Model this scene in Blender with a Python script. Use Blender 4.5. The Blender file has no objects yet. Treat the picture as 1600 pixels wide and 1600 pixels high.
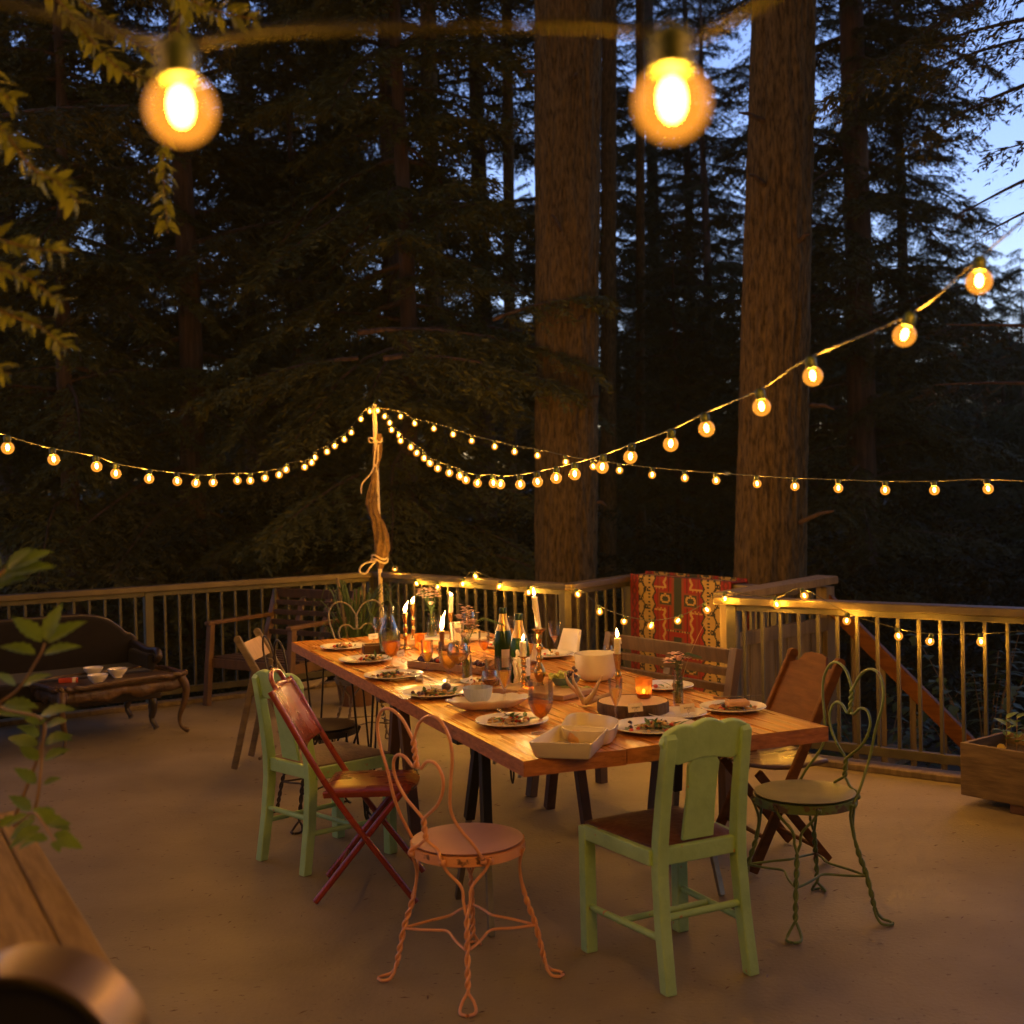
import bpy, math, random
import numpy as np
from mathutils import Vector, Matrix, noise
R = math.radians
PI = math.pi
SC = bpy.context.scene
COL = SC.collection

# ------------------------------------------------------------------ camera, sky, exposure
FPX, PITCH, ROLL, EYE = 1898.9, 0.0173, 0.02356, 1.572      # photo of 1600 px, metres, radians
cR, sR = math.cos(ROLL), math.sin(ROLL)
RGT = Vector((1, 0, 0)); UP = Vector((0, math.sin(PITCH), math.cos(PITCH))); FWD = Vector((0, math.cos(PITCH), -math.sin(PITCH)))
cx = RGT * cR - UP * sR; cy = RGT * sR + UP * cR; cz = -FWD
cam = bpy.data.cameras.new('camera'); camo = bpy.data.objects.new('camera', cam); COL.objects.link(camo)
camo.matrix_world = Matrix(((cx.x, cy.x, cz.x, 0), (cx.y, cy.y, cz.y, 0), (cx.z, cy.z, cz.z, EYE), (0, 0, 0, 1)))
cam.sensor_width = 36; cam.lens = FPX / 1600 * 36; cam.clip_start = .05; cam.clip_end = 2000
cam.dof.use_dof = True; cam.dof.focus_distance = 5.2; cam.dof.aperture_fstop = 3.4
SC.camera = camo

world = bpy.data.worlds.new("World"); SC.world = world; world.use_nodes = True
nt = world.node_tree; nt.nodes.clear()
sky = nt.nodes.new('ShaderNodeTexSky'); sky.sky_type = 'NISHITA'; sky.sun_disc = False
sky.sun_elevation = R(3.6); sky.sun_rotation = R(200); sky.altitude = 100; sky.air_density = 1.0; sky.dust_density = .2; sky.ozone_density = 2.0
bg = nt.nodes.new('ShaderNodeBackground'); bg.inputs[1].default_value = .14
wo = nt.nodes.new('ShaderNodeOutputWorld')
tint = nt.nodes.new('ShaderNodeMixRGB'); tint.blend_type = 'MULTIPLY'; tint.inputs[0].default_value = 1; tint.inputs[2].default_value = (.90, .78, 1.14, 1)
nt.links.new(sky.outputs[0], tint.inputs[1]); nt.links.new(tint.outputs[0], bg.inputs[0]); nt.links.new(bg.outputs[0], wo.inputs[0])
SC.view_settings.view_transform = 'Standard'; SC.view_settings.look = 'None'
SC.view_settings.exposure = 1.8; SC.view_settings.gamma = 1
SC.render.engine = 'CYCLES'
cy_ = SC.cycles
cy_.use_denoising = True; cy_.max_bounces = 8; cy_.diffuse_bounces = 3; cy_.glossy_bounces = 4; cy_.transmission_bounces = 6
cy_.transparent_max_bounces = 24; cy_.sample_clamp_indirect = 4; cy_.sample_clamp_direct = 16
cy_.caustics_reflective = False; cy_.caustics_refractive = False; cy_.use_light_tree = True
FIL, FLAME = 390.0, 250.0          # radiance of a lamp filament and of a candle flame
LC = (1.0, .64, .12)              # their warm colour

# ------------------------------------------------------------------ helpers
def ray(x, y):
    u = (x - 800) / FPX; v = -(y - 800) / FPX
    return cx * u + cy * v + FWD
def at(x, y, z=0.0):
    d = ray(x, y); t = (z - EYE) / d.z
    return Vector((0, 0, EYE)) + d * t
def atd(x, y, dist):
    d = ray(x, y)
    return Vector((0, 0, EYE)) + d * (dist / d.y)

def tag(o, label=None, cat=None, group=None, kind=None):
    if label: o['label'] = label
    if cat: o['category'] = cat
    if group: o['group'] = group
    if kind: o['kind'] = kind
    return o
def thing(name, label, cat, loc=(0, 0, 0), rz=0, group=None):
    o = bpy.data.objects.new(name, None); COL.objects.link(o); o.empty_display_size = .1
    o.location = loc; o.rotation_euler = (0, 0, rz)
    return tag(o, label, cat, group)
def dup(root, loc=None, rz=None, label=None, scale=None):
    def rec(o, par):
        c = o.copy(); COL.objects.link(c)
        if par is not None: c.parent = par
        for ch in o.children: rec(ch, c)
        return c
    r = rec(root, None)
    if loc is not None: r.location = loc
    if rz is not None: r.rotation_euler = (0, 0, rz)
    if label: r['label'] = label
    if scale is not None: r.scale = (scale,) * 3 if not hasattr(scale, '__len__') else scale
    return r

class MB:
    def __init__(s): s.v = []; s.f = []; s.mi = []; s.m = 0
    def add(s, vs, fs):
        b = len(s.v); s.v += [tuple(v) for v in vs]
        for f in fs: s.f.append(tuple(i + b for i in f)); s.mi.append(s.m)
        return s
    def box(s, c, d, rot=None, taper=None):
        vs = []
        for i in range(8):
            q = Vector(((-.5, .5)[i & 1] * d[0], (-.5, .5)[i >> 1 & 1] * d[1], (-.5, .5)[i >> 2 & 1] * d[2]))
            if taper and i >= 4: q.x *= taper; q.y *= taper
            if rot: q = rot @ q
            vs.append(q + Vector(c))
        return s.add(vs, [(0, 2, 3, 1), (4, 5, 7, 6), (0, 1, 5, 4), (2, 6, 7, 3), (0, 4, 6, 2), (1, 3, 7, 5)])
    def bar(s, p, q, w, h, up=(0, 0, 1), w2=None, h2=None):
        p = Vector(p); q = Vector(q); d = (q - p).normalized(); up = Vector(up)
        a = d.cross(up)
        if a.length < 1e-4: a = d.cross(Vector((0, 1, 0)))
        a.normalize(); b = a.cross(d)
        w2 = w if w2 is None else w2; h2 = h if h2 is None else h2
        vs = [p + a * (w / 2 * i) + b * (h / 2 * j) for i, j in ((-1, -1), (1, -1), (1, 1), (-1, 1))] + \
             [q + a * (w2 / 2 * i) + b * (h2 / 2 * j) for i, j in ((-1, -1), (1, -1), (1, 1), (-1, 1))]
        return s.add(vs, [(0, 1, 2, 3), (7, 6, 5, 4), (0, 4, 5, 1), (1, 5, 6, 2), (2, 6, 7, 3), (3, 7, 4, 0)])
    def tube(s, pts, r, n=8, closed=False, cap=True):
        pts = [Vector(p) for p in pts]; m = len(pts)
        rr = r if hasattr(r, '__len__') else [r] * m
        T = []
        for i in range(m):
            a = pts[(i - 1) % m] if (i or closed) else pts[0]; b = pts[(i + 1) % m] if (i < m - 1 or closed) else pts[-1]
            t = (b - a); T.append(t.normalized() if t.length > 1e-9 else Vector((0, 0, 1)))
        ref = Vector((0, 0, 1)) if abs(T[0].z) < .9 else Vector((1, 0, 0))
        N = (ref - T[0] * ref.dot(T[0])).normalized(); vs = []
        for i in range(m):
            N = (N - T[i] * N.dot(T[i]))
            if N.length < 1e-6: N = T[i].orthogonal()
            N.normalize(); B = T[i].cross(N)
            for k in range(n):
                a = 2 * PI * k / n
                vs.append(pts[i] + (N * math.cos(a) + B * math.sin(a)) * rr[i])
        fs = []
        for i in range(m if closed else m - 1):
            j = (i + 1) % m
            for k in range(n):
                l = (k + 1) % n
                fs.append((i * n + k, i * n + l, j * n + l, j * n + k))
        if not closed and cap:
            fs.append(tuple(reversed(range(n)))); fs.append(tuple((m - 1) * n + k for k in range(n)))
        return s.add(vs, fs)
    def lathe(s, prof, n=24, c=(0, 0, 0), sx=1, sy=1, wob=0, ax=None):
        vs = []; fs = []; m = len(prof); c = Vector(c)
        for i, (r, z) in enumerate(prof):
            for k in range(n):
                a = 2 * PI * k / n; w = 1 + wob * math.sin(a * 7 + i * .9) * .5 + wob * math.sin(a * 3 + 1.3 * i) * .5
                q = Vector((r * w * math.cos(a) * sx, r * w * math.sin(a) * sy, z))
                if ax is not None: q = ax @ q
                vs.append(q + c)
        for i in range(m - 1):
            for k in range(n):
                l = (k + 1) % n
                fs.append((i * n + k, i * n + l, (i + 1) * n + l, (i + 1) * n + k))
        if prof[0][0] > 1e-5: fs.append(tuple(reversed(range(n))))
        if prof[-1][0] > 1e-5: fs.append(tuple((m - 1) * n + k for k in range(n)))
        return s.add(vs, fs)
    def ball(s, c, r, n=10, sc=(1, 1, 1), jit=0, seed=0):
        m = max(4, n // 2 + 1); vs = []; fs = []; c = Vector(c)
        for i in range(m + 1):
            t = PI * i / m
            for k in range(n):
                a = 2 * PI * k / n
                d = Vector((math.sin(t) * math.cos(a), math.sin(t) * math.sin(a), math.cos(t)))
                j = 1 + (jit * noise.noise(d * 2.2 + Vector((seed * 7.1, seed * 1.3, 0))) if jit else 0)
                vs.append(c + Vector((d.x * sc[0], d.y * sc[1], d.z * sc[2])) * r * j)
        for i in range(m):
            for k in range(n):
                l = (k + 1) % n; fs.append((i * n + k, (i + 1) * n + k, (i + 1) * n + l, i * n + l))
        return s.add(vs, fs)
    def prism(s, outline, th, M):       # outline in local x/z, thickness along local y, M maps to the thing
        n = len(outline)
        vs = [M @ Vector((x, -th / 2, z)) for x, z in outline] + [M @ Vector((x, th / 2, z)) for x, z in outline]
        fs = [tuple(range(n)), tuple(reversed(range(n, 2 * n)))] + [(i, i + n, (i + 1) % n + n, (i + 1) % n) for i in range(n)]
        return s.add(vs, fs)
    def build(s, name, mat, parent=None, smooth=True, bevel=0, angle=40):
        me = bpy.data.meshes.new(name); me.from_pydata(s.v, [], s.f); me.update()
        mats = mat if isinstance(mat, (list, tuple)) else [mat]
        for m in mats: me.materials.append(m)
        if len(mats) > 1: me.polygons.foreach_set('material_index', s.mi)
        import bmesh
        b = bmesh.new(); b.from_mesh(me)
        b.normal_update()
        if len(s.f) < 40000: bmesh.ops.recalc_face_normals(b, faces=b.faces)
        if smooth:
            for f in b.faces: f.smooth = True
            ca = R(angle)
            for e in b.edges:
                if len(e.link_faces) == 2 and e.calc_face_angle(0) > ca: e.smooth = False
        b.to_mesh(me); b.free()
        o = bpy.data.objects.new(name, me); COL.objects.link(o)
        if parent is not None: o.parent = parent
        if bevel:
            md = o.modifiers.new('bevel', 'BEVEL'); md.width = bevel; md.segments = 2; md.limit_method = 'ANGLE'; md.angle_limit = R(50)
            md.harden_normals = False
        return o

# ------------------------------------------------------------------ materials
def newmat(name):
    m = bpy.data.materials.new(name); m.use_nodes = True
    n = m.node_tree.nodes; n.clear(); o = n.new('ShaderNodeOutputMaterial')
    return m, n, m.node_tree.links, o
def pmat(name, c1, c2=None, scale=6, rough=.6, metal=0, stretch=(1, 1, 1), bump=0, bscale=None, detail=6, lo=.35, hi=.65, coat=0, spec=.5, speck=None, rvar=0, sheen=0, wear=None, sss=0, translucent=0):
    m, n, l, o = newmat(name)
    p = n.new('ShaderNodeBsdfPrincipled')
    tc = n.new('ShaderNodeTexCoord'); mp = n.new('ShaderNodeMapping'); mp.inputs['Scale'].default_value = stretch
    l.new(tc.outputs['Object'], mp.inputs[0])
    nz = n.new('ShaderNodeTexNoise'); nz.inputs['Scale'].default_value = scale; nz.inputs['Detail'].default_value = detail; nz.inputs['Roughness'].default_value = .6
    l.new(mp.outputs[0], nz.inputs[0])
    c2 = c2 or tuple(x * .75 for x in c1)
    rp = n.new('ShaderNodeValToRGB'); rp.color_ramp.elements[0].position = lo; rp.color_ramp.elements[1].position = hi
    rp.color_ramp.elements[0].color = (*c2, 1); rp.color_ramp.elements[1].color = (*c1, 1)
    l.new(nz.outputs[0], rp.inputs[0]); col = rp.outputs[0]
    if speck:                          # (colour, scale, threshold, stretch)
        sc_, ss, th = speck[0], speck[1], speck[2]
        mp2 = n.new('ShaderNodeMapping'); mp2.inputs['Scale'].default_value = speck[3] if len(speck) > 3 else (1, 1, 1)
        l.new(tc.outputs['Object'], mp2.inputs[0])
        n2 = n.new('ShaderNodeTexNoise'); n2.inputs['Scale'].default_value = ss; n2.inputs['Detail'].default_value = 3
        l.new(mp2.outputs[0], n2.inputs[0])
        r2 = n.new('ShaderNodeValToRGB'); r2.color_ramp.elements[0].position = th; r2.color_ramp.elements[1].position = th + .03
        l.new(n2.outputs[0], r2.inputs[0])
        mx = n.new('ShaderNodeMixRGB'); mx.inputs[2].default_value = (*sc_, 1)
        l.new(r2.outputs[0], mx.inputs[0]); l.new(col, mx.inputs[1]); col = mx.outputs[0]
    if wear:                           # rubbed edges: (colour, amount)
        ge = n.new('ShaderNodeNewGeometry'); n3 = n.new('ShaderNodeTexNoise'); n3.inputs['Scale'].default_value = 25; n3.inputs['Detail'].default_value = 5
        l.new(tc.outputs['Object'], n3.inputs[0])
        ma = n.new('ShaderNodeMath'); ma.operation = 'MULTIPLY_ADD'; ma.inputs[1].default_value = .35; l.new(n3.outputs[0], ma.inputs[0]); l.new(ge.outputs['Pointiness'], ma.inputs[2])
        r3 = n.new('ShaderNodeValToRGB'); r3.color_ramp.elements[0].position = wear[1]; r3.color_ramp.elements[1].position = wear[1] + .02
        l.new(ma.outputs[0], r3.inputs[0])
        mx = n.new('ShaderNodeMixRGB'); mx.inputs[2].default_value = (*wear[0], 1)
        l.new(r3.outputs[0], mx.inputs[0]); l.new(col, mx.inputs[1]); col = mx.outputs[0]
    l.new(col, p.inputs['Base Color'])
    p.inputs['Roughness'].default_value = rough; p.inputs['Metallic'].default_value = metal
    p.inputs['Coat Weight'].default_value = coat; p.inputs['Coat Roughness'].default_value = .15
    p.inputs['Specular IOR Level'].default_value = spec
    if sheen: p.inputs['Sheen Weight'].default_value = sheen
    if sss:
        p.inputs['Subsurface Weight'].default_value = sss; p.inputs['Subsurface Radius'].default_value = (.02, .01, .004); p.inputs['Subsurface Scale'].default_value = 1
    if rvar:
        mr = n.new('ShaderNodeMapRange'); mr.inputs['To Min'].default_value = max(0, rough - rvar); mr.inputs['To Max'].default_value = rough + rvar
        n4 = n.new('ShaderNodeTexNoise'); n4.inputs['Scale'].default_value = scale * .6; n4.inputs['Detail'].default_value = 5; l.new(mp.outputs[0], n4.inputs[0])
        mr.inputs['From Min'].default_value = .35; mr.inputs['From Max'].default_value = .65
        l.new(n4.outputs[0], mr.inputs['Value']); l.new(mr.outputs[0], p.inputs['Roughness'])
    if bump:
        b = n.new('ShaderNodeBump'); b.inputs['Strength'].default_value = min(1, bump); b.inputs['Distance'].default_value = .01 * max(1, bump)
        if bscale:
            nb = n.new('ShaderNodeTexNoise'); nb.inputs['Scale'].default_value = bscale; nb.inputs['Detail'].default_value = 6
            l.new(mp.outputs[0], nb.inputs[0]); l.new(nb.outputs[0], b.inputs['Height'])
        else: l.new(nz.outputs[0], b.inputs['Height'])
        l.new(b.outputs[0], p.inputs['Normal'])
    if translucent:
        tr = n.new('ShaderNodeBsdfTranslucent'); l.new(col, tr.inputs[0]); ms = n.new('ShaderNodeMixShader'); ms.inputs[0].default_value = translucent
        l.new(p.outputs[0], ms.inputs[1]); l.new(tr.outputs[0], ms.inputs[2]); l.new(ms.outputs[0], o.inputs[0])
    else: l.new(p.outputs[0], o.inputs[0])
    return m
def glassmat(name, tint=(1, 1, 1), refl=.12, rough=.02, body=None, bodyamt=.0, thin=False):
    m, n, l, o = newmat(name)
    t = n.new('ShaderNodeBsdfTransparent'); t.inputs[0].default_value = (*tint, 1)
    g = n.new('ShaderNodeBsdfGlossy'); g.inputs['Roughness'].default_value = rough
    lw = n.new('ShaderNodeLayerWeight'); lw.inputs[0].default_value = .35
    mr = n.new('ShaderNodeMapRange'); mr.inputs['To Min'].default_value = refl * .35; mr.inputs['To Max'].default_value = min(1, refl * 4.5)
    l.new(lw.outputs['Fresnel'], mr.inputs['Value'])
    ge = n.new('ShaderNodeNewGeometry'); fr = n.new('ShaderNodeMath'); fr.operation = 'SUBTRACT'; fr.inputs[0].default_value = 1; l.new(ge.outputs['Backfacing'], fr.inputs[1])
    fm = n.new('ShaderNodeMath'); fm.operation = 'MULTIPLY'; l.new(fr.outputs[0], fm.inputs[0]); l.new(mr.outputs[0], fm.inputs[1])
    mx = n.new('ShaderNodeMixShader'); l.new((fm if thin else mr).outputs[0], mx.inputs[0]); l.new(t.outputs[0], mx.inputs[1]); l.new(g.outputs[0], mx.inputs[2])
    out = mx.outputs[0]
    if body:
        tl = n.new('ShaderNodeBsdfTranslucent'); tl.inputs[0].default_value = (*body, 1)
        m2 = n.new('ShaderNodeMixShader'); m2.inputs[0].default_value = bodyamt
        l.new(out, m2.inputs[1]); l.new(tl.outputs[0], m2.inputs[2]); out = m2.outputs[0]
    l.new(out, o.inputs[0])
    return m
def emat(name, c, s):
    m, n, l, o = newmat(name); e = n.new('ShaderNodeEmission'); e.inputs[0].default_value = (*c, 1); e.inputs[1].default_value = s
    l.new(e.outputs[0], o.inputs[0]); return m

def lampmat(name):
    m, n, l, o = newmat(name); e = n.new('ShaderNodeEmission'); e.inputs[0].default_value = (*LC, 1)
    oi = n.new('ShaderNodeObjectInfo'); mr = n.new('ShaderNodeMapRange'); mr.inputs['To Min'].default_value = FIL * .6; mr.inputs['To Max'].default_value = FIL * 1.4
    l.new(oi.outputs['Random'], mr.inputs['Value']); l.new(mr.outputs[0], e.inputs[1]); l.new(e.outputs[0], o.inputs[0]); return m
def globemat(name):                   # clear amber glass of a lit lamp: it glows faintly itself
    m = glassmat(name, (1.0, .66, .30), .10, .04, thin=True); nt_ = m.node_tree; out = [n for n in nt_.nodes if n.type == 'OUTPUT_MATERIAL'][0]; src = out.inputs[0].links[0].from_socket
    e = nt_.nodes.new('ShaderNodeEmission'); e.inputs[0].default_value = (1.0, .40, .045, 1); e.inputs[1].default_value = .17
    a = nt_.nodes.new('ShaderNodeAddShader'); nt_.links.new(src, a.inputs[0]); nt_.links.new(e.outputs[0], a.inputs[1]); nt_.links.new(a.outputs[0], out.inputs[0])
    m.cycles.emission_sampling = 'NONE'; return m
def flamemat(name):
    m, n, l, o = newmat(name); e = n.new('ShaderNodeEmission'); lw = n.new('ShaderNodeLayerWeight'); lw.inputs[0].default_value = .5
    rc = n.new('ShaderNodeValToRGB'); rc.color_ramp.elements[0].position = .25; rc.color_ramp.elements[0].color = (1, .62, .22, 1); rc.color_ramp.elements[1].position = .85; rc.color_ramp.elements[1].color = (1, .30, .02, 1)
    rs = n.new('ShaderNodeMapRange'); rs.inputs['From Min'].default_value = .2; rs.inputs['From Max'].default_value = .85; rs.inputs['To Min'].default_value = FLAME; rs.inputs['To Max'].default_value = FLAME * .004
    l.new(lw.outputs['Facing'], rc.inputs[0]); l.new(lw.outputs['Facing'], rs.inputs['Value']); l.new(rc.outputs[0], e.inputs[0]); l.new(rs.outputs[0], e.inputs[1]); l.new(e.outputs[0], o.inputs[0]); return m

M = dict(
    oldplank=pmat('old_brown_planks', (.30, .20, .075), (.19, .12, .042), 7, .85, stretch=(.6, 6, 6), bump=.4, spec=.15),
    deck=pmat('deck_coating', (.275, .225, .148), (.185, .150, .098), 1.8, .62, bump=.25, bscale=60, speck=((.09, .05, .03), 30, .675, (1, 2.2, 1)), lo=.3, hi=.7, rvar=.12),
    rail=pmat('painted_rail', (.092, .067, .030), (.062, .044, .02), 9, .55, stretch=(1, 1, 1), bump=.2),
    post=pmat('rail_post_paint', (.075, .064, .029), (.05, .043, .02), 9, .6, bump=.2),
    gate=pmat('weathered_boards', (.22, .16, .08), (.12, .085, .042), 4, .8, stretch=(6, 6, .5), bump=.5),
    cedar=pmat('cedar_planter', (.20, .135, .06), (.10, .065, .03), 5, .75, stretch=(1, 1, 7), bump=.4, speck=((.05, .03, .02), 4, .68, (1, 1, 3))),
    tabletop=pmat('oiled_table_planks', (.62, .225, .026), (.32, .11, .014), 3.2, .33, stretch=(14, .8, 5), bump=.35, coat=.12, spec=.35, detail=9, rvar=.14, speck=((.08, .045, .02), 3.0, .70, (5, 1.1, 5))),
    tableedge=pmat('sawn_plank_edge', (.46, .165, .045), (.26, .085, .022), 8, .6, stretch=(2, 2, 8), bump=.5),
    blackmetal=pmat('black_steel', (.02, .018, .016), (.03, .025, .02), 9, .4, metal=.6),
    steel=pmat('steel_leg', (.35, .3, .22), (.2, .17, .12), 9, .35, metal=.9),
    pink=pmat('salmon_enamel', (.80, .38, .18), (.70, .31, .14), 9, .38, bump=.1, wear=((.16, .07, .04), .82), coat=.2),
    pinkseat=pmat('dusty_pink_seat', (.62, .38, .37), (.54, .32, .31), 5, .42, bump=.1, rvar=.1),
    greeni=pmat('moss_green_enamel', (.14, .20, .06), (.10, .145, .04), 9, .42, bump=.15, wear=((.10, .06, .03), .785)),
    greenseat=pmat('worn_green_seat', (.15, .135, .035), (.09, .09, .022), 4, .48, bump=.15, rvar=.15),
    darki=pmat('dark_iron', (.05, .032, .02), (.03, .02, .012), 9, .5, metal=.4),
    silveri=pmat('bare_iron_wire', (.30, .25, .17), (.2, .16, .1), 9, .4, metal=.7),
    greenc=pmat('mint_green_paint', (.38, .60, .28), (.29, .48, .21), 7, .55, bump=.35, bscale=26, wear=((.45, .20, .07), .80), rvar=.08),
    greenp=pmat('mint_green_dowel', (.36, .58, .24), (.30, .50, .20), 5, .5, bump=.2, bscale=30, speck=((.45, .22, .08), 30, .66)),
    leather=pmat('brown_leather', (.16, .065, .035), (.10, .04, .02), 14, .5, bump=.5, bscale=60, rvar=.15),
    greypad=pmat('grey_brown_pad', (.22, .15, .12), (.15, .10, .08), 14, .65, bump=.4, bscale=60),
    red=pmat('oxblood_paint', (.30, .035, .02), (.20, .025, .015), 7, .27, bump=.1, coat=.4, rvar=.1),
    redseat=pmat('worn_red_seat', (.32, .06, .03), (.17, .03, .022), 4, .3, stretch=(3, 1, 1), bump=.1, coat=.3, rvar=.12),
    brown=pmat('varnished_oak', (.17, .062, .012), (.11, .038, .007), 5, .6, stretch=(1, 1, 6), bump=.2, spec=.12),
    brownd=pmat('dark_ply_seat', (.18, .10, .045), (.10, .055, .025), 5, .35, stretch=(5, 1, 1), bump=.2, coat=.2, rvar=.1),
    drab=pmat('drab_wood', (.17, .12, .065), (.10, .07, .04), 6, .6, stretch=(1, 1, 5), bump=.3),
    drabl=pmat('pale_back_board', (.42, .28, .17), (.33, .22, .13), 6, .5, stretch=(5, 1, 1), bump=.2),
    teak=pmat('teak_slats', (.13, .065, .02), (.08, .04, .012), 6, .55, stretch=(5, 1, 1), bump=.3),
    teakd=pmat('dark_slats', (.07, .034, .015), (.04, .02, .01), 6, .6, stretch=(5, 1, 1), bump=.3),
    sofal=pmat('dark_sofa_cloth', (.009, .006, .008), (.006, .004, .006), 20, .7, spec=.15, bump=.2, sheen=.1),
    sofaw=pmat('sofa_walnut', (.032, .02, .015), (.018, .01, .008), 8, .4, bump=.3, coat=.2),
    carved=pmat('carved_walnut', (.095, .05, .022), (.04, .022, .011), 12, .42, bump=1.2, bscale=28),
    ctop=pmat('coffee_top', (.085, .05, .026), (.05, .03, .016), 5, .4, bump=.15, rvar=.1),
    china=pmat('white_china', (.78, .73, .68), (.74, .69, .64), 5, .16, coat=.5, sss=0),
    ivory=pmat('ivory_stoneware', (.72, .64, .50), (.68, .60, .46), 5, .25, coat=.4),
    bluebowl=pmat('blue_ribbed_glaze', (.42, .45, .50), (.32, .36, .42), 50, .3, stretch=(1, 1, .1), bump=.4, coat=.3),
    tealbowl=pmat('teal_bowl', (.10, .17, .19), (.07, .12, .13), 6, .3, coat=.3),
    brass=pmat('aged_brass', (.72, .42, .13), (.45, .24, .07), 30, .24, metal=1, bump=.15),
    wax=pmat('candle_wax', (.86, .72, .48), (.80, .64, .40), 8, .5, sss=.25, bump=.2, bscale=40),
    paper=pmat('cream_card', (.78, .68, .58), (.74, .64, .54), 5, .8),
    ink=pmat('ink', (.05, .04, .04), (.04, .03, .03), 5, .8),
    slicetop=pmat('sawn_end_grain', (.62, .42, .24), (.50, .32, .17), 3, .6, bump=.2),
    bark=pmat('slice_bark', (.12, .07, .035), (.05, .03, .018), 30, .9, bump=1, stretch=(1, 1, .4)),
    wood=pmat('raw_board', (.42, .24, .10), (.30, .16, .06), 6, .5, stretch=(5, 1, 5), bump=.3),
    darkwood=pmat('dark_block', (.13, .06, .028), (.08, .035, .018), 6, .5, bump=.3),
    antler=pmat('antler_bone', (.55, .40, .24), (.36, .24, .13), 9, .45, bump=.3, stretch=(1, 1, 4)),
    greenbottle=pmat('dark_green_glass', (.020, .05, .008), (.015, .04, .006), 5, .14, spec=.35),
    foil=pmat('gold_foil', (.75, .45, .12), (.6, .33, .08), 30, .28, metal=.9, bump=.3),
    darkfoil=pmat('dark_green_foil', (.02, .04, .02), (.01, .02, .01), 40, .3, metal=.7, bump=.4),
    leafy=pmat('salad_green', (.10, .17, .03), (.05, .09, .02), 20, .5, translucent=.25),
    tomato=pmat('tomato_red', (.55, .07, .03), (.4, .05, .02), 9, .25),
    bread=pmat('crusty_bread', (.58, .33, .14), (.42, .2, .08), 20, .75, bump=.5),
    grain=pmat('toasted_grain', (.62, .42, .18), (.45, .28, .10), 40, .6, bump=.6),
    fig=pmat('purple_fruit', (.06, .02, .03), (.035, .012, .02), 9, .3, coat=.3),
    grape=pmat('green_grape', (.45, .48, .12), (.35, .40, .08), 9, .2, sss=.2),
    petal=pmat('blush_petals', (.85, .62, .52), (.78, .50, .40), 9, .6, translucent=.3),
    lettuce=pmat('pale_lettuce', (.45, .48, .16), (.30, .36, .10), 15, .5, translucent=.3),
    canvas=pmat('tan_umbrella_canvas', (.18, .105, .038), (.095, .055, .02), 16, .9, bump=1, bscale=28),
    rope=pmat('white_rope', (.62, .52, .36), (.5, .4, .28), 60, .9, bump=.5),
    polem=pmat('pale_pole', (.55, .48, .36), (.48, .4, .3), 6, .5),
    cord=pmat('green_cord', (.035, .034, .009), (.024, .024, .006), 9, .4),
    socket=pmat('green_socket', (.05, .075, .02), (.035, .055, .015), 9, .45),
    trunk=pmat('fir_bark', (.165, .108, .045), (.055, .036, .017), 15.0, .95, stretch=(2.6, 2.6, .60), bump=2, detail=9, lo=.36, hi=.62, spec=.15),
    trunkd=pmat('dark_fir_bark', (.12, .07, .042), (.05, .03, .02), 7, .95, stretch=(3, 3, .4), bump=2, detail=8),
    needles=pmat('fir_needles', (.10, .095, .032), (.055, .055, .02), 3, .7, spec=.2),
    needlesl=pmat('hemlock_needles', (.12, .12, .034), (.07, .075, .022), 3, .7, spec=.2),
    ground=pmat('forest_floor', (.05, .035, .02), (.025, .02, .012), .8, .95, bump=1),
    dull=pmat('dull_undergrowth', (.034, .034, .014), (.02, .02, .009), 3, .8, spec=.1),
    fern=pmat('undergrowth_leaf', (.07, .12, .03), (.04, .07, .018), 4, .6, translucent=.2),
    vine=pmat('sprig_leaf', (.25, .27, .03), (.17, .185, .02), 9, .5, translucent=.35),
    vinestem=pmat('sprig_stem', (.18, .12, .05), (.12, .08, .03), 9, .7),
    plantl=pmat('serrated_leaf', (.15, .24, .035), (.08, .14, .02), 12, .5, translucent=.25, bump=.3),
    stem=pmat('tan_stem', (.30, .19, .09), (.24, .15, .07), 9, .6),
    soil=pmat('potting_soil', (.045, .028, .018), (.025, .015, .01), 40, .95, bump=1),
    tagm=pmat('yellow_tag', (.55, .40, .06), (.5, .36, .05), 9, .5),
    redbox=pmat('red_card', (.55, .07, .03), (.45, .05, .02), 9, .4),
    plastic=pmat('white_plastic', (.70, .62, .54), (.68, .6, .52), 5, .3),
    hood=pmat('brown_sheet_metal', (.20, .125, .07), (.13, .08, .04), 3, .38, metal=.75, rvar=.12),
    black=pmat('matt_black', (.012, .012, .012), (.01, .01, .01), 5, .6),
    tray=pmat('enamel_tray', (.70, .60, .50), (.66, .56, .46), 5, .3, coat=.3),
    glass=glassmat('clear_glass', (.985, .97, .93), .12, .03),
    beer=glassmat('amber_wine', (.85, .42, .10), .16, body=(1, .55, .14), bodyamt=.5),
    champ=glassmat('champagne', (.95, .68, .28), .14, body=(1, .72, .26), bodyamt=.4),
    redwine=glassmat('red_wine', (.25, .02, .02), .14, body=(.3, .02, .02), bodyamt=.2),
    water=glassmat('vase_water', (.62, .68, .40), .12, body=(.4, .5, .2), bodyamt=.12),
    votive=glassmat('mercury_glass', (.75, .42, .14), .22, .15, body=(1, .55, .18), bodyamt=.4),
    globe=globemat('amber_globe'),
    fil=lampmat('lamp_filament'),
    flame=flamemat('candle_flame'),
)
VOR = M['trunk']
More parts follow.
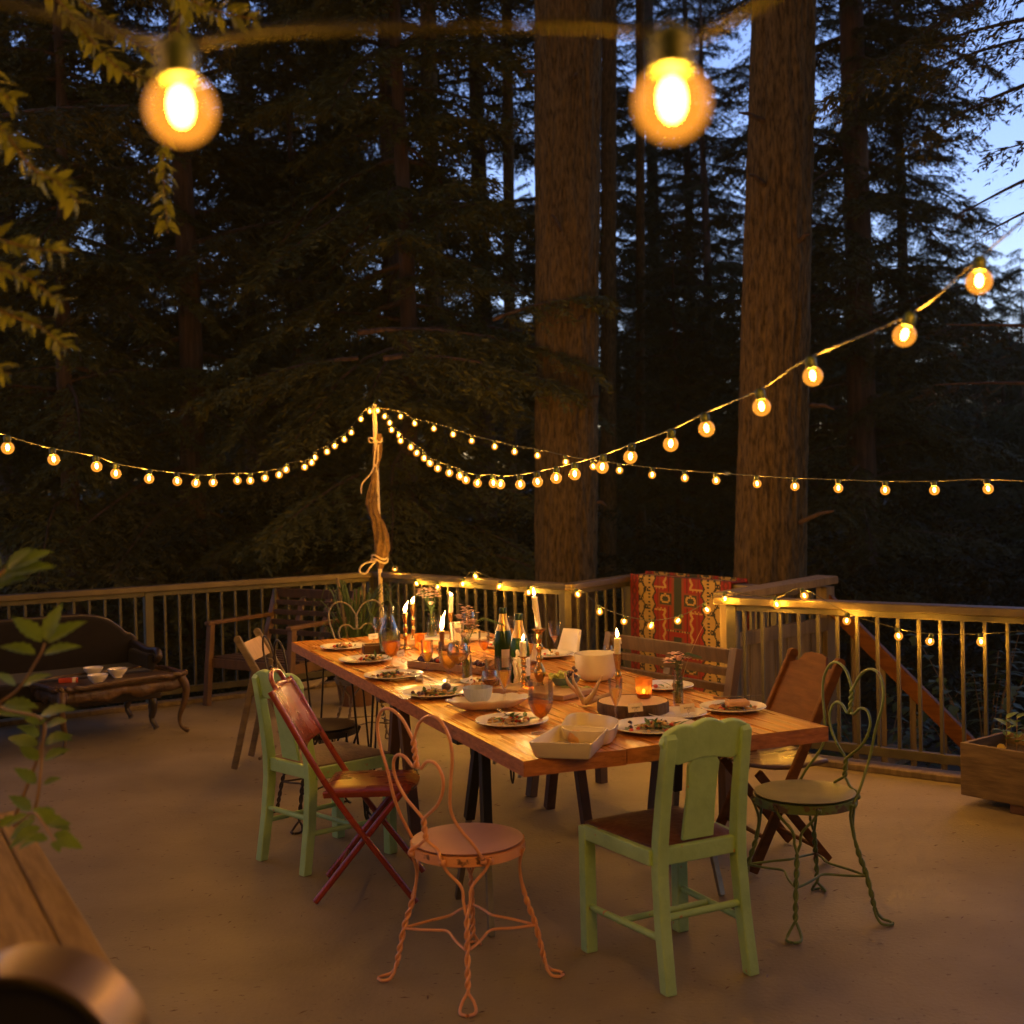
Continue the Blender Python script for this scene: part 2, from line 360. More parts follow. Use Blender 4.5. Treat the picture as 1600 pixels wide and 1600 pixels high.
# ------------------------------------------------------------------ setting: deck, ground
rL = Vector((-3.64, 8.60, 0)); rB = Vector((-1.174, 10.258, 0)); rC = Vector((.375, 8.433, 0)); rD = Vector((.887, 9.16, 0))
rX = Vector((1.70, 7.72, 0)); cap0 = Vector((1.33, 7.40, 0)); cap1 = Vector((2.015, 7.93, 0)); rE = Vector((1.255, 7.17, 0)); rF = Vector((2.579, 6.139, 0))
uL = (rB - rL).normalized(); uR = (rF - rE).normalized()
rL0 = rL - uL * 3.2; rF1 = rF + uR * 2.2
deck_pts = [Vector((-8.5, -2.5, 0)), Vector((5.8, -2.5, 0)), rF1 + Vector((.1, .14, 0)), rE + Vector((.12, .16, 0)), rX + Vector((.14, .1, 0)), rD + Vector((.05, .16, 0)),
            rC + Vector((0, .17, 0)), rB + Vector((0, .17, 0)), rL0 + Vector((-.08, .14, 0))]
b = MB(); n_ = len(deck_pts)
b.add([(p.x, p.y, 0) for p in deck_pts] + [(p.x, p.y, -.22) for p in deck_pts],
      [tuple(range(n_)), tuple(reversed(range(n_, 2 * n_)))] + [(i, i + n_, (i + 1) % n_ + n_, (i + 1) % n_) for i in range(n_)])
tag(b.build('deck_floor', M['deck'], smooth=False), kind='structure')
b = MB(); N = 60; rng = random.Random(5)
vs = []
for j in range(N + 1):
    for i in range(N + 1):
        x = (i / N - .5) * 2; y = (j / N - .5) * 2
        x = math.copysign(abs(x) ** 2.2, x) * 95; y = math.copysign(abs(y) ** 2.2, y) * 95 + 10
        d = math.hypot(x, y - 6)
        z = -1.6 + .5 * noise.noise(Vector((x * .12, y * .12, 0))) * min(1, d / 10) + max(0, d - 14) * .045
        vs.append((x, y, min(z, 7)))
b.add(vs, [(j * (N + 1) + i, j * (N + 1) + i + 1, (j + 1) * (N + 1) + i + 1, (j + 1) * (N + 1) + i) for j in range(N) for i in range(N)])
tag(b.build('ground', M['ground'], angle=180), kind='structure')
def gz(x, y):
    d = math.hypot(x, y - 6)
    return min(7, -1.6 + .5 * noise.noise(Vector((x * .12, y * .12, 0))) * min(1, d / 10) + max(0, d - 14) * .045)
# wooden kerb strips along the deck edge
b = MB()
for p, q in ((rL0, rB), (rB, rC), (rC, rD), (rD, rX), (rE, rF1)):
    d = (q - p).normalized(); nrm = Vector((-d.y, d.x, 0)) * -.02
    b.bar(p + nrm + d * .03 + Vector((0, 0, .018)), q + nrm - d * .03 + Vector((0, 0, .018)), .13, .032)
tag(b.build('deck_kerb', M['gate'], smooth=False, bevel=.004), kind='structure')

# unseen house front, added behind the viewer to block the sky there
t = thing('added_house_front', 'added timber clad house front behind the viewer, unseen, blocking sky light', 'house', (0, -2.45, 0))
MB().box((0, -.1, 2.6), (18, .2, 5.6)).build('wall', M['gate'], t, False)
MB().box((0, .45, 2.95), (18, 1.3, .12)).build('eave', M['gate'], t, False)
# ------------------------------------------------------------------ railings
RT = .919
def railing(label, p, q, posts=(), gap=.112, ends=(0, 0), top=M['rail'], flat=.105):
    d = q - p; Ln = d.length; t = thing('deck_railing', label, 'railing', p, math.atan2(d.y, d.x), 'railings round the deck')
    MB().bar((ends[0], 0, RT - .022), (Ln + ends[1], 0, RT - .022), flat, .044).build('top_rail', top, t, False, .006)
    MB().bar((.02, 0, RT - .062), (Ln - .02, 0, RT - .062), .04, .036).build('under_rail', M['post'], t, False, .003)
    MB().bar((.02, 0, .105), (Ln - .02, 0, .105), .045, .05).build('bottom_rail', M['post'], t, False, .003)
    pb = None
    for x in posts:
        o = MB().box((x, 0, (RT - .045) / 2), (.062, .062, RT - .05)).build('post', M['post'], t, False, .004)
    n = int(Ln / gap); me = None
    for i in range(1, n):
        x = i * Ln / n
        if any(abs(x - k) < .05 for k in posts): continue
        if me is None:
            o = MB().box((0, 0, .13 + (RT - .08 - .13) / 2), (.018, .018, RT - .08 - .13)).build('baluster', M['post'], t, False, .002); me = o
        else:
            o = me.copy(); COL.objects.link(o); o.parent = t
        o.location = (x, 0, 0)
    return t
LL = (rB - rL0).length
px = at(239, 917, RT); d239 = (Vector((px.x, px.y, 0)) - rL0).length
railing('long weathered railing behind the dark sofa on the left', rL0, rB, (LL - .03, d239, d239 - 2.2), ends=(0, .05))
railing('railing with small bulbs on it behind the far end of the table', rB, rC, (.05, (rC - rB).length - .03), ends=(-.02, .03))
railing('short railing section between the bulbs and the red rug', rC, rD, ((rD - rC).length - .03,), ends=(0, .04))
railing('railing with the red patterned rug hung over it', rD, rX, ((rX - rD).length - .04,), ends=(-.02, .1))
railing('railing with hanging bulbs on the right beside the wooden planter', rE, rF1, (.04, (rF1 - rE).length - .05), ends=(-.06, 0), flat=.12)

# plank gate screen between the railing ends
t = thing('plank_gate', 'weathered plank gate under a wide cap board at the stair head', 'gate', cap0, math.atan2(cap1.y - cap0.y, cap1.x - cap0.x))
Lg = (cap1 - cap0).length
MB().bar((-.08, 0, .90), (Lg + .06, 0, .945), .17, .05).build('cap_board', M['gate'], t, False, .006)
MB().bar((0, -.03, .635), (Lg, -.03, .66), .03, .085).build('cross_rail', M['gate'], t, False, .004)
pl = MB(); rng = random.Random(3); x = .02
while x < Lg - .05:
    w = .118; pl.box((x + w / 2, 0, .305 + rng.uniform(-.004, .004)), (w - .008, .022, .61)); x += w
pl.build('plank_panel', M['gate'], t, False, .003)
bl = MB()
for i in range(7): bl.box((.06 + i * .115, 0, .775), (.024, .024, .2))
bl.build('baluster_row', M['post'], t, False)
for x in (-.03, Lg + .03): MB().box((x, 0, .45), (.085, .085, .90)).build('post', M['gate'], t, False, .005)

# stair with a sloping handrail outside the right railing
P0 = Vector((cap1.x + .02, cap1.y + .02, .82)); dirS = (uR * 1.0)
def slope_end(px_, py_):
    best = None
    for k in range(10, 500):
        s = k * .01; g = P0 + dirS * s
        # image x of the point at this horizontal position
        q = g - Vector((0, 0, EYE)); w = q.dot(FWD)
        if best is None or abs(800 + FPX * q.dot(cx) / w - px_) < best[0]:
            r_ = ray(px_, py_); z = EYE + r_.z * (g.y / r_.y); best = (abs(800 + FPX * q.dot(cx) / w - px_), Vector((g.x, g.y, z)))
    return best[1]
P1 = slope_end(1508, 1160)
t = thing('stair', 'outdoor wooden stair with sloping handrail going down behind the right railing', 'stair', (0, 0, 0))
MB().bar(P0, P0 + (P1 - P0) * 1.35, .05, .10).build('handrail', M['brown'], t, False, .006)
sl = (P1 - P0) * (1 / dirS.dot(P1 - P0))
bl = MB()
for i in range(1, 12):
    g = P0 + sl * (i * .19); bl.box((g.x, g.y, g.z - .45), (.03, .03, .84))
bl.build('baluster_row', M['gate'], t, False)
st = MB(); side = Vector((-dirS.y, dirS.x, 0))
for i in range(9):
    g = P0 + sl * (.15 + i * .26); st.box((g.x + side.x * .45, g.y + side.y * .45, g.z - 1.0), (.30, 1.0, .04), Matrix.Rotation(math.atan2(dirS.y, dirS.x), 3, 'Z'))
st.build('tread_flight', M['gate'], t, False)

# ------------------------------------------------------------------ the forest
def arr_mesh(name, V, F, mats, mi=None):
    me = bpy.data.meshes.new(name)
    V = np.asarray(V, np.float32); F = np.asarray(F, np.int32); nf, k = F.shape
    me.vertices.add(len(V)); me.vertices.foreach_set('co', V.ravel())
    me.loops.add(nf * k); me.loops.foreach_set('vertex_index', F.ravel())
    me.polygons.add(nf); me.polygons.foreach_set('loop_start', np.arange(nf, dtype=np.int32) * k); me.polygons.foreach_set('loop_total', np.full(nf, k, np.int32))
    for m in mats: me.materials.append(m)
    me.update(); return me
def boughs(rg, specs, leaf=.12, lw=.0125, dens=1.0, droop=.55):
    """specs: list of (origin, azimuth, elevation, length). Returns verts, quad faces of needled sprays and their limbs."""
    VV = []; base = 0; limbs = []
    for (o, az, el, L) in specs:
        n = max(6, int(L / .11 * dens)); t = np.linspace(.12, 1, n)
        rad = L * t; curve = -droop * rg.uniform(.4, 1.8) * (t ** 1.8) * L * .38
        ax = np.array([math.cos(az), math.sin(az), 0.]); sd = np.array([-math.sin(az), math.cos(az), 0.])
        wob = rg.normal(0, .03 * L, (2, )) 
        P = o + np.outer(rad * math.cos(el), ax) + np.outer(rad * math.sin(el) + curve, [0, 0, 1]) + np.outer(wob[0] * np.sin(t * 5), sd)
        limbs.append((o, P[::max(1, n // 4)], .012 + .010 * L))
        for s in (-1, 1):
            tl = (.12 + .42 * L * np.clip(1.15 - t, .12, 1) ** .8 * np.clip(t * 4, .3, 1)) * rg.uniform(.6, 1.15, n)
            ang = rg.uniform(.75, 1.15, n)
            D = np.outer(np.cos(ang), ax) + np.outer(np.sin(ang) * s, sd) + np.outer(rg.normal(-.28, .12, n), [0, 0, 1])
            m = int(max(4, (.25 * L + .15) / .027 * dens))
            q = (np.arange(m) + .5) / m
            C = P[:, None, :] + D[:, None, :] * (tl[:, None, None] * q[None, :, None])
            C[..., 2] -= (tl[:, None] * q[None, :] ** 2) * .35
            C += rg.normal(0, .012, C.shape)
            for s2 in (-1, 1):
                dd = D[:, None, :] * .75 + s2 * np.cross(D, [0, 0, 1])[:, None, :] * rg.uniform(.4, .95, (n, m, 1)) + rg.normal(0, .22, C.shape) + np.array([0, 0, -.25])
                dd /= np.linalg.norm(dd, axis=2, keepdims=True)
                ll = leaf * rg.uniform(.55, 1.25, (n, m, 1)) * (1.1 - .5 * q[None, :, None])
                w = np.cross(dd, rg.normal(0, 1, C.shape) * .5 + [0, 0, 1.]); w /= np.linalg.norm(w, axis=2, keepdims=True) + 1e-6
                w *= lw * rg.uniform(.6, 1.2, (n, m, 1))
                a = C; tip = C + dd * ll; mid = C + dd * ll * .45
                VV.append(np.stack([a, mid + w, tip, mid - w], axis=2).reshape(-1, 3))
    V = np.concatenate(VV); F = np.arange(len(V)).reshape(-1, 4)
    return V, F, limbs
def conifer(name, seed, H, z0, Lmax, r0, mat, bark, lev=.42, per=4, leaf=.12, lw=.0125, dens=1.0, droop=.55, top=1.0, zmin_len=.5):
    rg = np.random.default_rng(seed); specs = []; z = z0
    while z < H * top:
        k = (z - z0) / (H - z0)
        for j in range(per):
            L = Lmax * (1 - k) ** .75 * rg.uniform(.55, 1.1) * (zmin_len + (1 - zmin_len) * min(1, k * 6)) + .35
            specs.append((np.array([0, 0, z + rg.uniform(-.5, .5)]), rg.uniform(0, 2 * PI), rg.uniform(-.3, .35), L))
        z += lev * rg.uniform(.8, 1.2)
    V, F, limbs = boughs(rg, specs, leaf, lw, dens, droop)
    t = thing(name, None, 'tree')
    me = arr_mesh('crown', V, F, [mat]); o = bpy.data.objects.new('crown', me); COL.objects.link(o); o.parent = t
    b = MB(); m = 14
    b.tube([(.03 * math.sin(i * 1.3 + seed), .03 * math.cos(i + seed), -2.5 + (H + 2.5) * i / m) for i in range(m + 1)], [max(.01, r0 * (1 - i / m) ** .8 * (1.25 if i == 0 else 1)) for i in range(m + 1)], 14)
    for o_, P, r in limbs:
        b.tube([o_] + [tuple(p) for p in P], [r] + [r * (1 - .8 * (i + 1) / len(P)) for i in range(len(P))], 4, cap=False)
    b.build('trunk', bark, t)
    return t
protoA = conifer('fir_tree', 1, 17, .6, 3.0, .22, M['needles'], M['trunkd'], lev=.5, per=3)
protoB = conifer('fir_tree', 2, 21, 3.2, 3.4, .27, M['needles'], M['trunkd'], lev=.62, per=3)
protoC = conifer('hemlock_tree', 3, 15, .3, 2.6, .16, M['needlesl'], M['trunkd'], lev=.38, droop=.9, leaf=.13, lw=.013)
protoD = conifer('fir_tree', 4, 24, 6.0, 3.6, .24, M['needles'], M['trunkd'], lev=.62, per=3)
protoE = conifer('fir_tree', 5, 11, .2, 2.4, .13, M['needles'], M['trunkd'], lev=.36)
protoF = conifer('fir_tree', 6, 30, .5, 2.5, .26, M['needles'], M['trunkd'], lev=.40, per=4)
def put(proto, x, dist, label, sc=1, rz=None, group=None, first=set()):
    g = atd(x, 760, dist); z = gz(g.x, g.y)
    rz = rz if rz is not None else (x * 1.7 + dist * 3.1) % 6.28
    if proto.name not in first:
        first.add(proto.name); o = proto; o.location = (g.x, g.y, z); o.rotation_euler = (0, 0, rz); o.scale = (sc,) * 3
    else: o = dup(proto, (g.x, g.y, z), rz, None, sc)
    o['label'] = label
    if group: o['group'] = group
    elif 'group' in o: del o['group']
    return o
FOR = 'dark conifer in the unlit forest far behind the railings'; GF = 'dark conifers of the forest'
put(protoC, 640, 14.5, 'hemlock with drooping olive boughs behind the wrapped umbrella', 1.0)
put(protoA, 300, 15.5, 'bushy dark fir behind the dip of the left light string', 1.0)
put(protoC, 110, 14.5, 'drooping hemlock behind the railing at the far left', .9)
put(protoE, 470, 17, 'small dark fir between the left string and the umbrella pole', 1.0)
put(protoF, 1345, 18.5, 'tall dense fir with dark trunk just right of the right big trunk', 1.0)
put(protoE, 1060, 19.5, 'small fir filling the gap between the two big trunks', .7)
rngF = random.Random(11)
# (photo x, distance, prototype, scale)
for x, dist, pr, sc in ((20, 20, protoB, 1), (190, 23, protoB, 1.0), (400, 20, protoD, .9), (520, 23, protoA, 1.15), (620, 19, protoD, .95), (760, 22, protoD, .95),
                        (890, 24, protoA, 1.0), (1110, 26, protoA, .85), (965, 31, protoA, .8), (1085, 27, protoF, .62), (1030, 31, protoF, .9), (1010, 36, protoE, .9), (1235, 28, protoB, 1.1), (1415, 24, protoF, .62), (1455, 33, protoE, .95), (1530, 38, protoE, 1.0), (1600, 34, protoE, .8), (1270, 34, protoA, .8),
                        (-120, 18, protoB, 1.1), (90, 30, protoA, 1.0), (300, 33, protoE, 1.1), (460, 33, protoE, 1.2), (700, 31, protoE, 1.0), (840, 34, protoE, 1.0),
                        (400, 38, protoA, 1.1), (190, 40, protoE, 1.3), (1150, 36, protoE, 1.0), (1290, 38, protoC, .8),
                        (1570, 36, protoE, .72), (1660, 30, protoE, .8), (1500, 44, protoE, .85), (1730, 22, protoA, .6)):
    put(pr, x, dist, FOR, sc, group=GF)
# conifers added round the deck, out of view, to hold back sky light
for i, (x, y, pr, sc) in enumerate(((-7, -9, protoB, 1.2), (-2, -11, protoA, 1.4), (3, -10, protoB, 1.2), (8, -8, protoA, 1.4), (-12, -5, protoB, 1.2), (-13, 1, protoA, 1.4), (-12, 7, protoB, 1.1), (11, -2, protoB, 1.2), (11.5, 4, protoA, 1.0), (-6, -13, protoA, 1.5), (6, -13, protoB, 1.4))):
    o = dup(pr, (x, y, -1.7), i * 1.3, 'dark conifer added outside the view to hold back sky light', sc); o['group'] = 'conifers added outside the view'
# low growth that closes the view between the trunks
def under(seed, n, x0, x1, d0, d1, hs, mat):
    rg = np.random.default_rng(seed); specs = []
    for i in range(n):
        x = rg.uniform(x0, x1); d = rg.uniform(d0, d1); g = atd(x, 760, d); z = gz(g.x, g.y); h = rg.uniform(*hs)
        for k in range(5): specs.append((np.array([g.x, g.y, z + h * (k + .3) / 5]), rg.uniform(0, 6.28), rg.uniform(-.1, .5), rg.uniform(.6, 1.5)))
    V, F, _ = boughs(rg, specs, .14, .02, .75, .5)
    me = arr_mesh('undergrowth', V, F, [mat]); o = bpy.data.objects.new('undergrowth', me); COL.objects.link(o); tag(o, kind='stuff'); return o
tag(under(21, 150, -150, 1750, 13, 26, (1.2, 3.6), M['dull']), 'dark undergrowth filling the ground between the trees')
# unseen canopy added over the deck to darken the sky light on it
rg = np.random.default_rng(77); specs = []
for i in range(620):
    x = rg.uniform(-17, 17); y = rg.uniform(-14, 11); z = rg.uniform(12, 17)
    specs.append((np.array([x, y, z]), rg.uniform(0, 6.28), rg.uniform(-.1, .1), rg.uniform(2.0, 3.6)))
V, F, _ = boughs(rg, specs, .34, .12, .42, .3)
o = bpy.data.objects.new('high_canopy', arr_mesh('high_canopy', V, F, [M['needles']])); COL.objects.link(o); tag(o, 'added evergreen canopy overhead, unseen, cutting sky light', kind='stuff')
# far forest that reads as one mass
rg = np.random.default_rng(8); specs = []
for i in range(520):
    x = rg.uniform(-250, 1850); d = rg.uniform(44, 60); g = atd(x, 760, d); top = 8.6 if x < 800 else 7.4
    z = rg.uniform(1.0, top) ; specs.append((np.array([g.x, g.y, z]), rg.uniform(0, 6.28), rg.uniform(-.1, .2), rg.uniform(2.2, 3.6)))
V, F, _ = boughs(rg, specs, .34, .10, .42, .6)
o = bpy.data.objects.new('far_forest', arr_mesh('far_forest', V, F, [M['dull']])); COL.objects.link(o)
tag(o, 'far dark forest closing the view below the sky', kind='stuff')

# the two big trunks (crowns far above the frame) and slimmer bare ones
def big_trunk(x0, x1, dist, r0, r1, label, seed, H=24, crown=True):
    a = atd(x0, 900, dist); c = atd(x1, 0, dist); dz = c.z - a.z
    zg = gz(a.x, a.y) - .3; top = a + (c - a) * ((H - a.z) / dz); bot = a + (c - a) * ((zg - a.z) / dz)
    t = thing('fir_tree', label, 'tree', bot); b = MB(); NS, NR = (430, 150) if crown else (120, 24); L = top - bot; vs = []; fs = []
    for i in range(NS + 1):
        k = i / NS; h = (L * k).z + zg; rr = r0 + (r1 - r0) * max(0, min(1, (h - a.z) / dz)); rr *= (1 - .0 * k) * (1 + .5 * max(0, 1 - k * 14) ** 2)
        if h > 12: rr *= max(.25, 1 - (h - 12) / 18)
        for j in range(NR):
            an = 2 * PI * j / NR; q = Vector((math.cos(an), math.sin(an), 0))
            s = Vector((q.x * rr * 17, q.y * rr * 17, h * 1.5 + seed * 10)); s += noise.noise_vector(s * .35) * .8; ridge = 1 - abs(noise.noise(s)) * 2.2 - .5 * abs(noise.noise(s * 2.1))
            d = rr + (.026 if crown else .01) * (ridge - .6) + .010 * noise.noise(Vector((q.x * 2, q.y * 2, h * .4 + seed)))
            vs.append(L * k + q * d)
    for i in range(NS):
        for j in range(NR): l = (j + 1) % NR; fs.append((i * NR + j, i * NR + l, (i + 1) * NR + l, (i + 1) * NR + j))
    b.add(vs, fs); b.build('trunk', M['trunk'], t, angle=180)
    if crown:
        rs = random.Random(seed)
        for k in range(9):
            h = .5 + k * 1.05 + rs.random(); f = (h - zg) / L.z; an = rs.uniform(3.3, 6.2); q = Vector((math.cos(an), math.sin(an), rs.uniform(-.1, .5))); st = rs.uniform(.08, .35)
            MB().tube([L * f + q * (r0 * .8), L * f + q * (r0 + st * .6), L * f + q * (r0 + st) + Vector((0, 0, -.03))], [.026, .017, .008], 7).build('branch_stub', M['trunkd'], t)
        rg = np.random.default_rng(seed); sp = []
        for i in range(110):
            z = rg.uniform(11, H); sp.append((np.array(L * ((z - zg) / L.z)), rg.uniform(0, 6.28), rg.uniform(-.2, .1), rg.uniform(1.5, 3.6)))
        V, F, _ = boughs(rg, sp, .15, .018, .8, .6); o = bpy.data.objects.new('crown', arr_mesh('crown', V, F, [M['needles']])); COL.objects.link(o); o.parent = t
    return t
big_trunk(884, 888, 12.6, .315, .345, 'massive fir trunk standing left of the other massive trunk', 2)
big_trunk(1203, 1225, 10.8, .315, .272, 'massive leaning fir trunk rising behind the plank gate', 5)
for x0, x1, d, r, lab in ((685, 668, 17, .125, 'slim reddish trunk left of the left big trunk'), (950, 952, 19, .13, 'dark slim trunk close to the right side of the left big trunk'),
                          (1001, 1000, 21, .085, 'thin dark trunk in the gap between the two big trunks'), (800, 792, 20, .10, 'thin trunk just left of the left big trunk')):
    big_trunk(x0, x1, d, r, r * .9, lab, int(x0) % 17, crown=False)
# bough crossing the left big trunk, and the overhanging boughs at the upper right
def loose_boughs(label, specs, seed, mat, leaf=.13, lw=.012, dens=1.1, droop=.5):
    rg = np.random.default_rng(seed); V, F, limbs = boughs(rg, specs, leaf, lw, dens, droop)
    t = thing('conifer_bough', label, 'bough')
    o = bpy.data.objects.new('needle_spray', arr_mesh('needle_spray', V, F, [mat])); COL.objects.link(o); o.parent = t
    b = MB()
    for o_, P, r in limbs: b.tube([o_] + [tuple(p) for p in P], [r] + [r * (1 - .8 * (i + 1) / len(P)) for i in range(len(P))], 5)
    b.build('limb', M['trunkd'], t)
def bs(x, y, dist, az, el, L): return (np.array(atd(x, y, dist)), R(az), R(el), L)
loose_boughs('olive hemlock bough crossing in front of the left big trunk', [bs(560, 520, 12.6, -5, 8, 2.4), bs(600, 560, 12.3, -15, 5, 1.9), bs(770, 500, 12.4, -10, 22, 1.2), bs(560, 560, 12.8, 190, 0, 1.6)], 31, M['needlesl'])
loose_boughs('fir boughs hanging into the pale sky at the top right corner', [bs(1690, 20, 9.0, 185, -5, 1.3), bs(1680, 110, 9.3, 178, -8, 1.2), bs(1700, -60, 9.0, 190, -12, 2.0), bs(1720, 200, 9.5, 172, -4, .8), bs(1700, 60, 10, 200, 0, 1.6)], 32, M['needles'], .10, .009, 1.0)
loose_boughs('thin bare twigs against the sky above the right end of the string', [bs(1680, 250, 9.0, 190, -18, 1.0), bs(1690, 300, 9.0, 186, -12, .8), bs(1680, 520, 9.5, 180, 10, 1.0), bs(1700, 600, 9.6, 176, 5, 1.2)], 33, M['trunkd'], .12, .003, .45, .3)
loose_boughs('dark fir boughs across the strip of sky at the upper left', [bs(120, -60, 11, 0, -20, 1.3), bs(330, -60, 11, 200, -14, .5), bs(380, 60, 11, 170, 5, .8), bs(-60, 200, 11, -10, 10, 1.7)], 34, M['needles'])
# leafy vine maple outside the right railing
def leafshape(L, w, serr=0, n=7):
    pts = []
    for i in range(n + 1):
        k = i / n; ww = w * math.sin(PI * min(1, k ** .75)) * (1 + (serr * (.5 if i % 2 else -.5)))
        pts.append((k * L, ww / 2))
    return pts
def add_leaf(b, base, d, up, L, w, serr=0, fold=.25, curl=.2, n=6):
    d = Vector(d).normalized(); a = d.cross(Vector(up)); curl = curl * .07 if curl >= .45 else curl
    if a.length < 1e-3: a = d.orthogonal()
    a.normalize(); u = a.cross(d); pts = leafshape(L, w, serr, n); vs = []
    for x, y in pts:
        c = Vector(base) + d * x - u * (curl * x * x / L)
        vs += [c + a * y + u * (fold * y), c, c - a * y + u * (fold * y)]
    fs = []
    for i in range(len(pts) - 1):
        k = i * 3; fs += [(k, k + 1, k + 4, k + 3), (k + 1, k + 2, k + 5, k + 4)]
    b.add(vs, fs)
def broad_bush(name, label, base, n, spread, h, leafL, mat, seed, cat='shrub'):
    rng = random.Random(seed); t = thing(name, label, cat, base); lf = MB(); sm = MB()
    for i in range(n):
        a = rng.uniform(0, 2 * PI); r = spread * rng.uniform(.3, 1); hh = h * rng.uniform(.5, 1)
        tip = Vector((r * math.cos(a), r * math.sin(a), hh)); sm.tube([(0, 0, 0), tip * .5 + Vector((0, 0, .12 * h)), tip], [.008, .005, .002], 5)
        for k in range(9):
            f = .3 + .7 * k / 8; p = tip * f + Vector((0, 0, .12 * h * math.sin(PI * f)))
            for s in (-1, 1):
                an = a + s * rng.uniform(.6, 1.4); add_leaf(lf, p, (math.cos(an), math.sin(an), rng.uniform(-.4, .2)), (0, 0, 1), leafL * rng.uniform(.6, 1.1), leafL * .6, .25)
    lf.build('foliage', mat, t, angle=180); sm.build('stem', M['vinestem'], t)
broad_bush('vine_maple', 'leafy vine maple seen through the right railing above the planter', at(1490, 1100, .2) + Vector((.55, .9, -.9)), 16, .8, 1.3, .12, M['fern'], 4)
broad_bush('fern_clump', 'low leafy clump outside the railing at the foot of the stair', at(1400, 1150, .0) + Vector((.3, 1.3, -.9)), 18, .9, 1.05, .12, M['fern'], 5)
# ------------------------------------------------------------------ string lights
def crom(pts, n=8, closed=False):
    pts = [Vector(p) for p in pts]; out = []; m = len(pts)
    for i in range(m if closed else m - 1):
        p1, p2 = pts[i], pts[(i + 1) % m]
        p0 = pts[i - 1] if (i or closed) else p1 * 2 - p2; p3 = pts[(i + 2) % m] if (i + 2 < m or closed) else p2 * 2 - p1
        for k in range(n):
            t = k / n
            out.append(.5 * ((2 * p1) + (p2 - p0) * t + (2 * p0 - 5 * p1 + 4 * p2 - p3) * t * t + (3 * p1 - p0 - 3 * p2 + p3) * t ** 3))
    if not closed: out.append(pts[-1])
    return out
GR = .0225
def bulb_proto():
    b = MB(); pr = [(.0005, -GR)]
    for i in range(1, 13):
        a = -PI / 2 + i * (PI * .80) / 13; pr.append((GR * math.cos(a), GR * math.sin(a)))
    pr += [(.0105, .021), (.0095, .026)]
    o = b.lathe(pr, 24).build('bulb', M['globe'], None, angle=80)
    f = MB(); f.ball((0, 0, .002), 1, 12, (.0066, .0066, .0120)); f = f.build('filament', M['fil'], o)
    s = MB(); s.lathe([(.0115, .019), (.0125, .024), (.0128, .036), (.0115, .042), (.007, .046)], 16); s = s.build('socket', M['socket'], o)
    return o
BULB = bulb_proto(); _first = [True]
def put_bulb(parent, p, tilt=(0, 0), sc=1, lit=True):
    if _first[0]: o = BULB; _first[0] = False
    else: o = dup(BULB)
    o.parent = parent; o.location = p; o.rotation_euler = (tilt[0], tilt[1], 0); o.scale = (sc,) * 3
    return o
rngB = random.Random(9)
def light_string(label, bulbs, pre=(), post=(), r=.0022, hang=.043, tiltamt=.12, cordmat=None, name='string_lights', mids={}):
    """bulbs: world points of the globes (in order, along the cord)"""
    t = thing(name, label, 'string lights', bulbs[0], group=None); base = Vector(bulbs[0]); cp = [Vector(p) for p in pre]
    for bi, p in enumerate(bulbs):
        tx, ty = rngB.gauss(0, tiltamt), rngB.gauss(0, tiltamt)
        rot = Matrix.Rotation(ty, 3, 'Y') @ Matrix.Rotation(tx, 3, 'X')
        o = put_bulb(t, Vector(p) - base); o.rotation_euler = rot.to_euler()
        cp.append(Vector(p) + rot @ Vector((0, 0, hang)))
        cp += [Vector(q) for q in mids.get(bi, ())]
    cp += [Vector(p) for p in post]
    # smooth the cord heights a little so that it hangs as one line
    MB().tube([q - base for q in crom(cp, 4)], r, 6).build('cord', cordmat or M['cord'], t)
    return t
def bydepth(pts, x0, d0, x1, d1):
    res = []
    for x, y in pts:
        k = (x - x0) / (x1 - x0); inv = 1 / d0 + (1 / d1 - 1 / d0) * k; res.append(atd(x, y, 1 / inv))
    return res
PT = atd(585, 637, 10.12)
sA = [(12, 700), (84, 718), (151, 729), (181, 740), (233, 748), (277, 752), (306, 755), (333, 754), (371, 751), (391, 751), (414, 747), (436, 742), (447, 734), (476, 730), (487, 723), (492, 715), (511, 706), (523, 697), (538, 687), (549, 676), (564, 655), (578, 643)]
light_string('left string of globe lights dipping from the umbrella pole to the left edge', [atd(-620, 420, 2.45), atd(-480, 500, 2.75), atd(-330, 568, 3.1), atd(-190, 622, 3.5), atd(-80, 665, 3.9)] + bydepth(sA, 12, 4.3, 583, 10.1), pre=[atd(-900, 240, 2.1)], post=[PT])
sB = [(590, 642), (601, 651), (609, 661), (612, 672), (624, 681), (626, 689), (642, 699), (651, 708), (663, 716), (672, 724), (684, 732), (702, 739), (719, 744), (728, 750), (746, 755), (771, 755), (782, 757), (813, 757), (840, 753), (869, 747), (898, 741), (941, 730), (985, 714), (1048, 694), (1104, 670), (1190, 636), (1270, 588), (1413, 524), (1530, 440)]
light_string('long string of globe lights rising from the umbrella pole to the right edge', bydepth(sB, 587, 10.1, 1530, 2.15) + [Vector(v) for v in ((1.00, 1.80, 2.10), (1.10, 1.45, 2.20), (1.20, 1.05, 2.30), (1.29, .70, 2.40), (1.38, .30, 2.50), (1.47, -.10, 2.60), (1.55, -.50, 2.7))], pre=[PT], post=[(1.8, -1.6, 2.85)], r=.0022)
sC = [(626, 651), (648, 662), (678, 670), (708, 679), (737, 689), (773, 698), (804, 706), (840, 712), (884, 722), (927, 729), (968, 735), (1019, 742), (1070, 747), (1119, 751), (1183, 756), (1242, 760), (1310, 763), (1383, 766), (1460, 766), (1544, 764)]
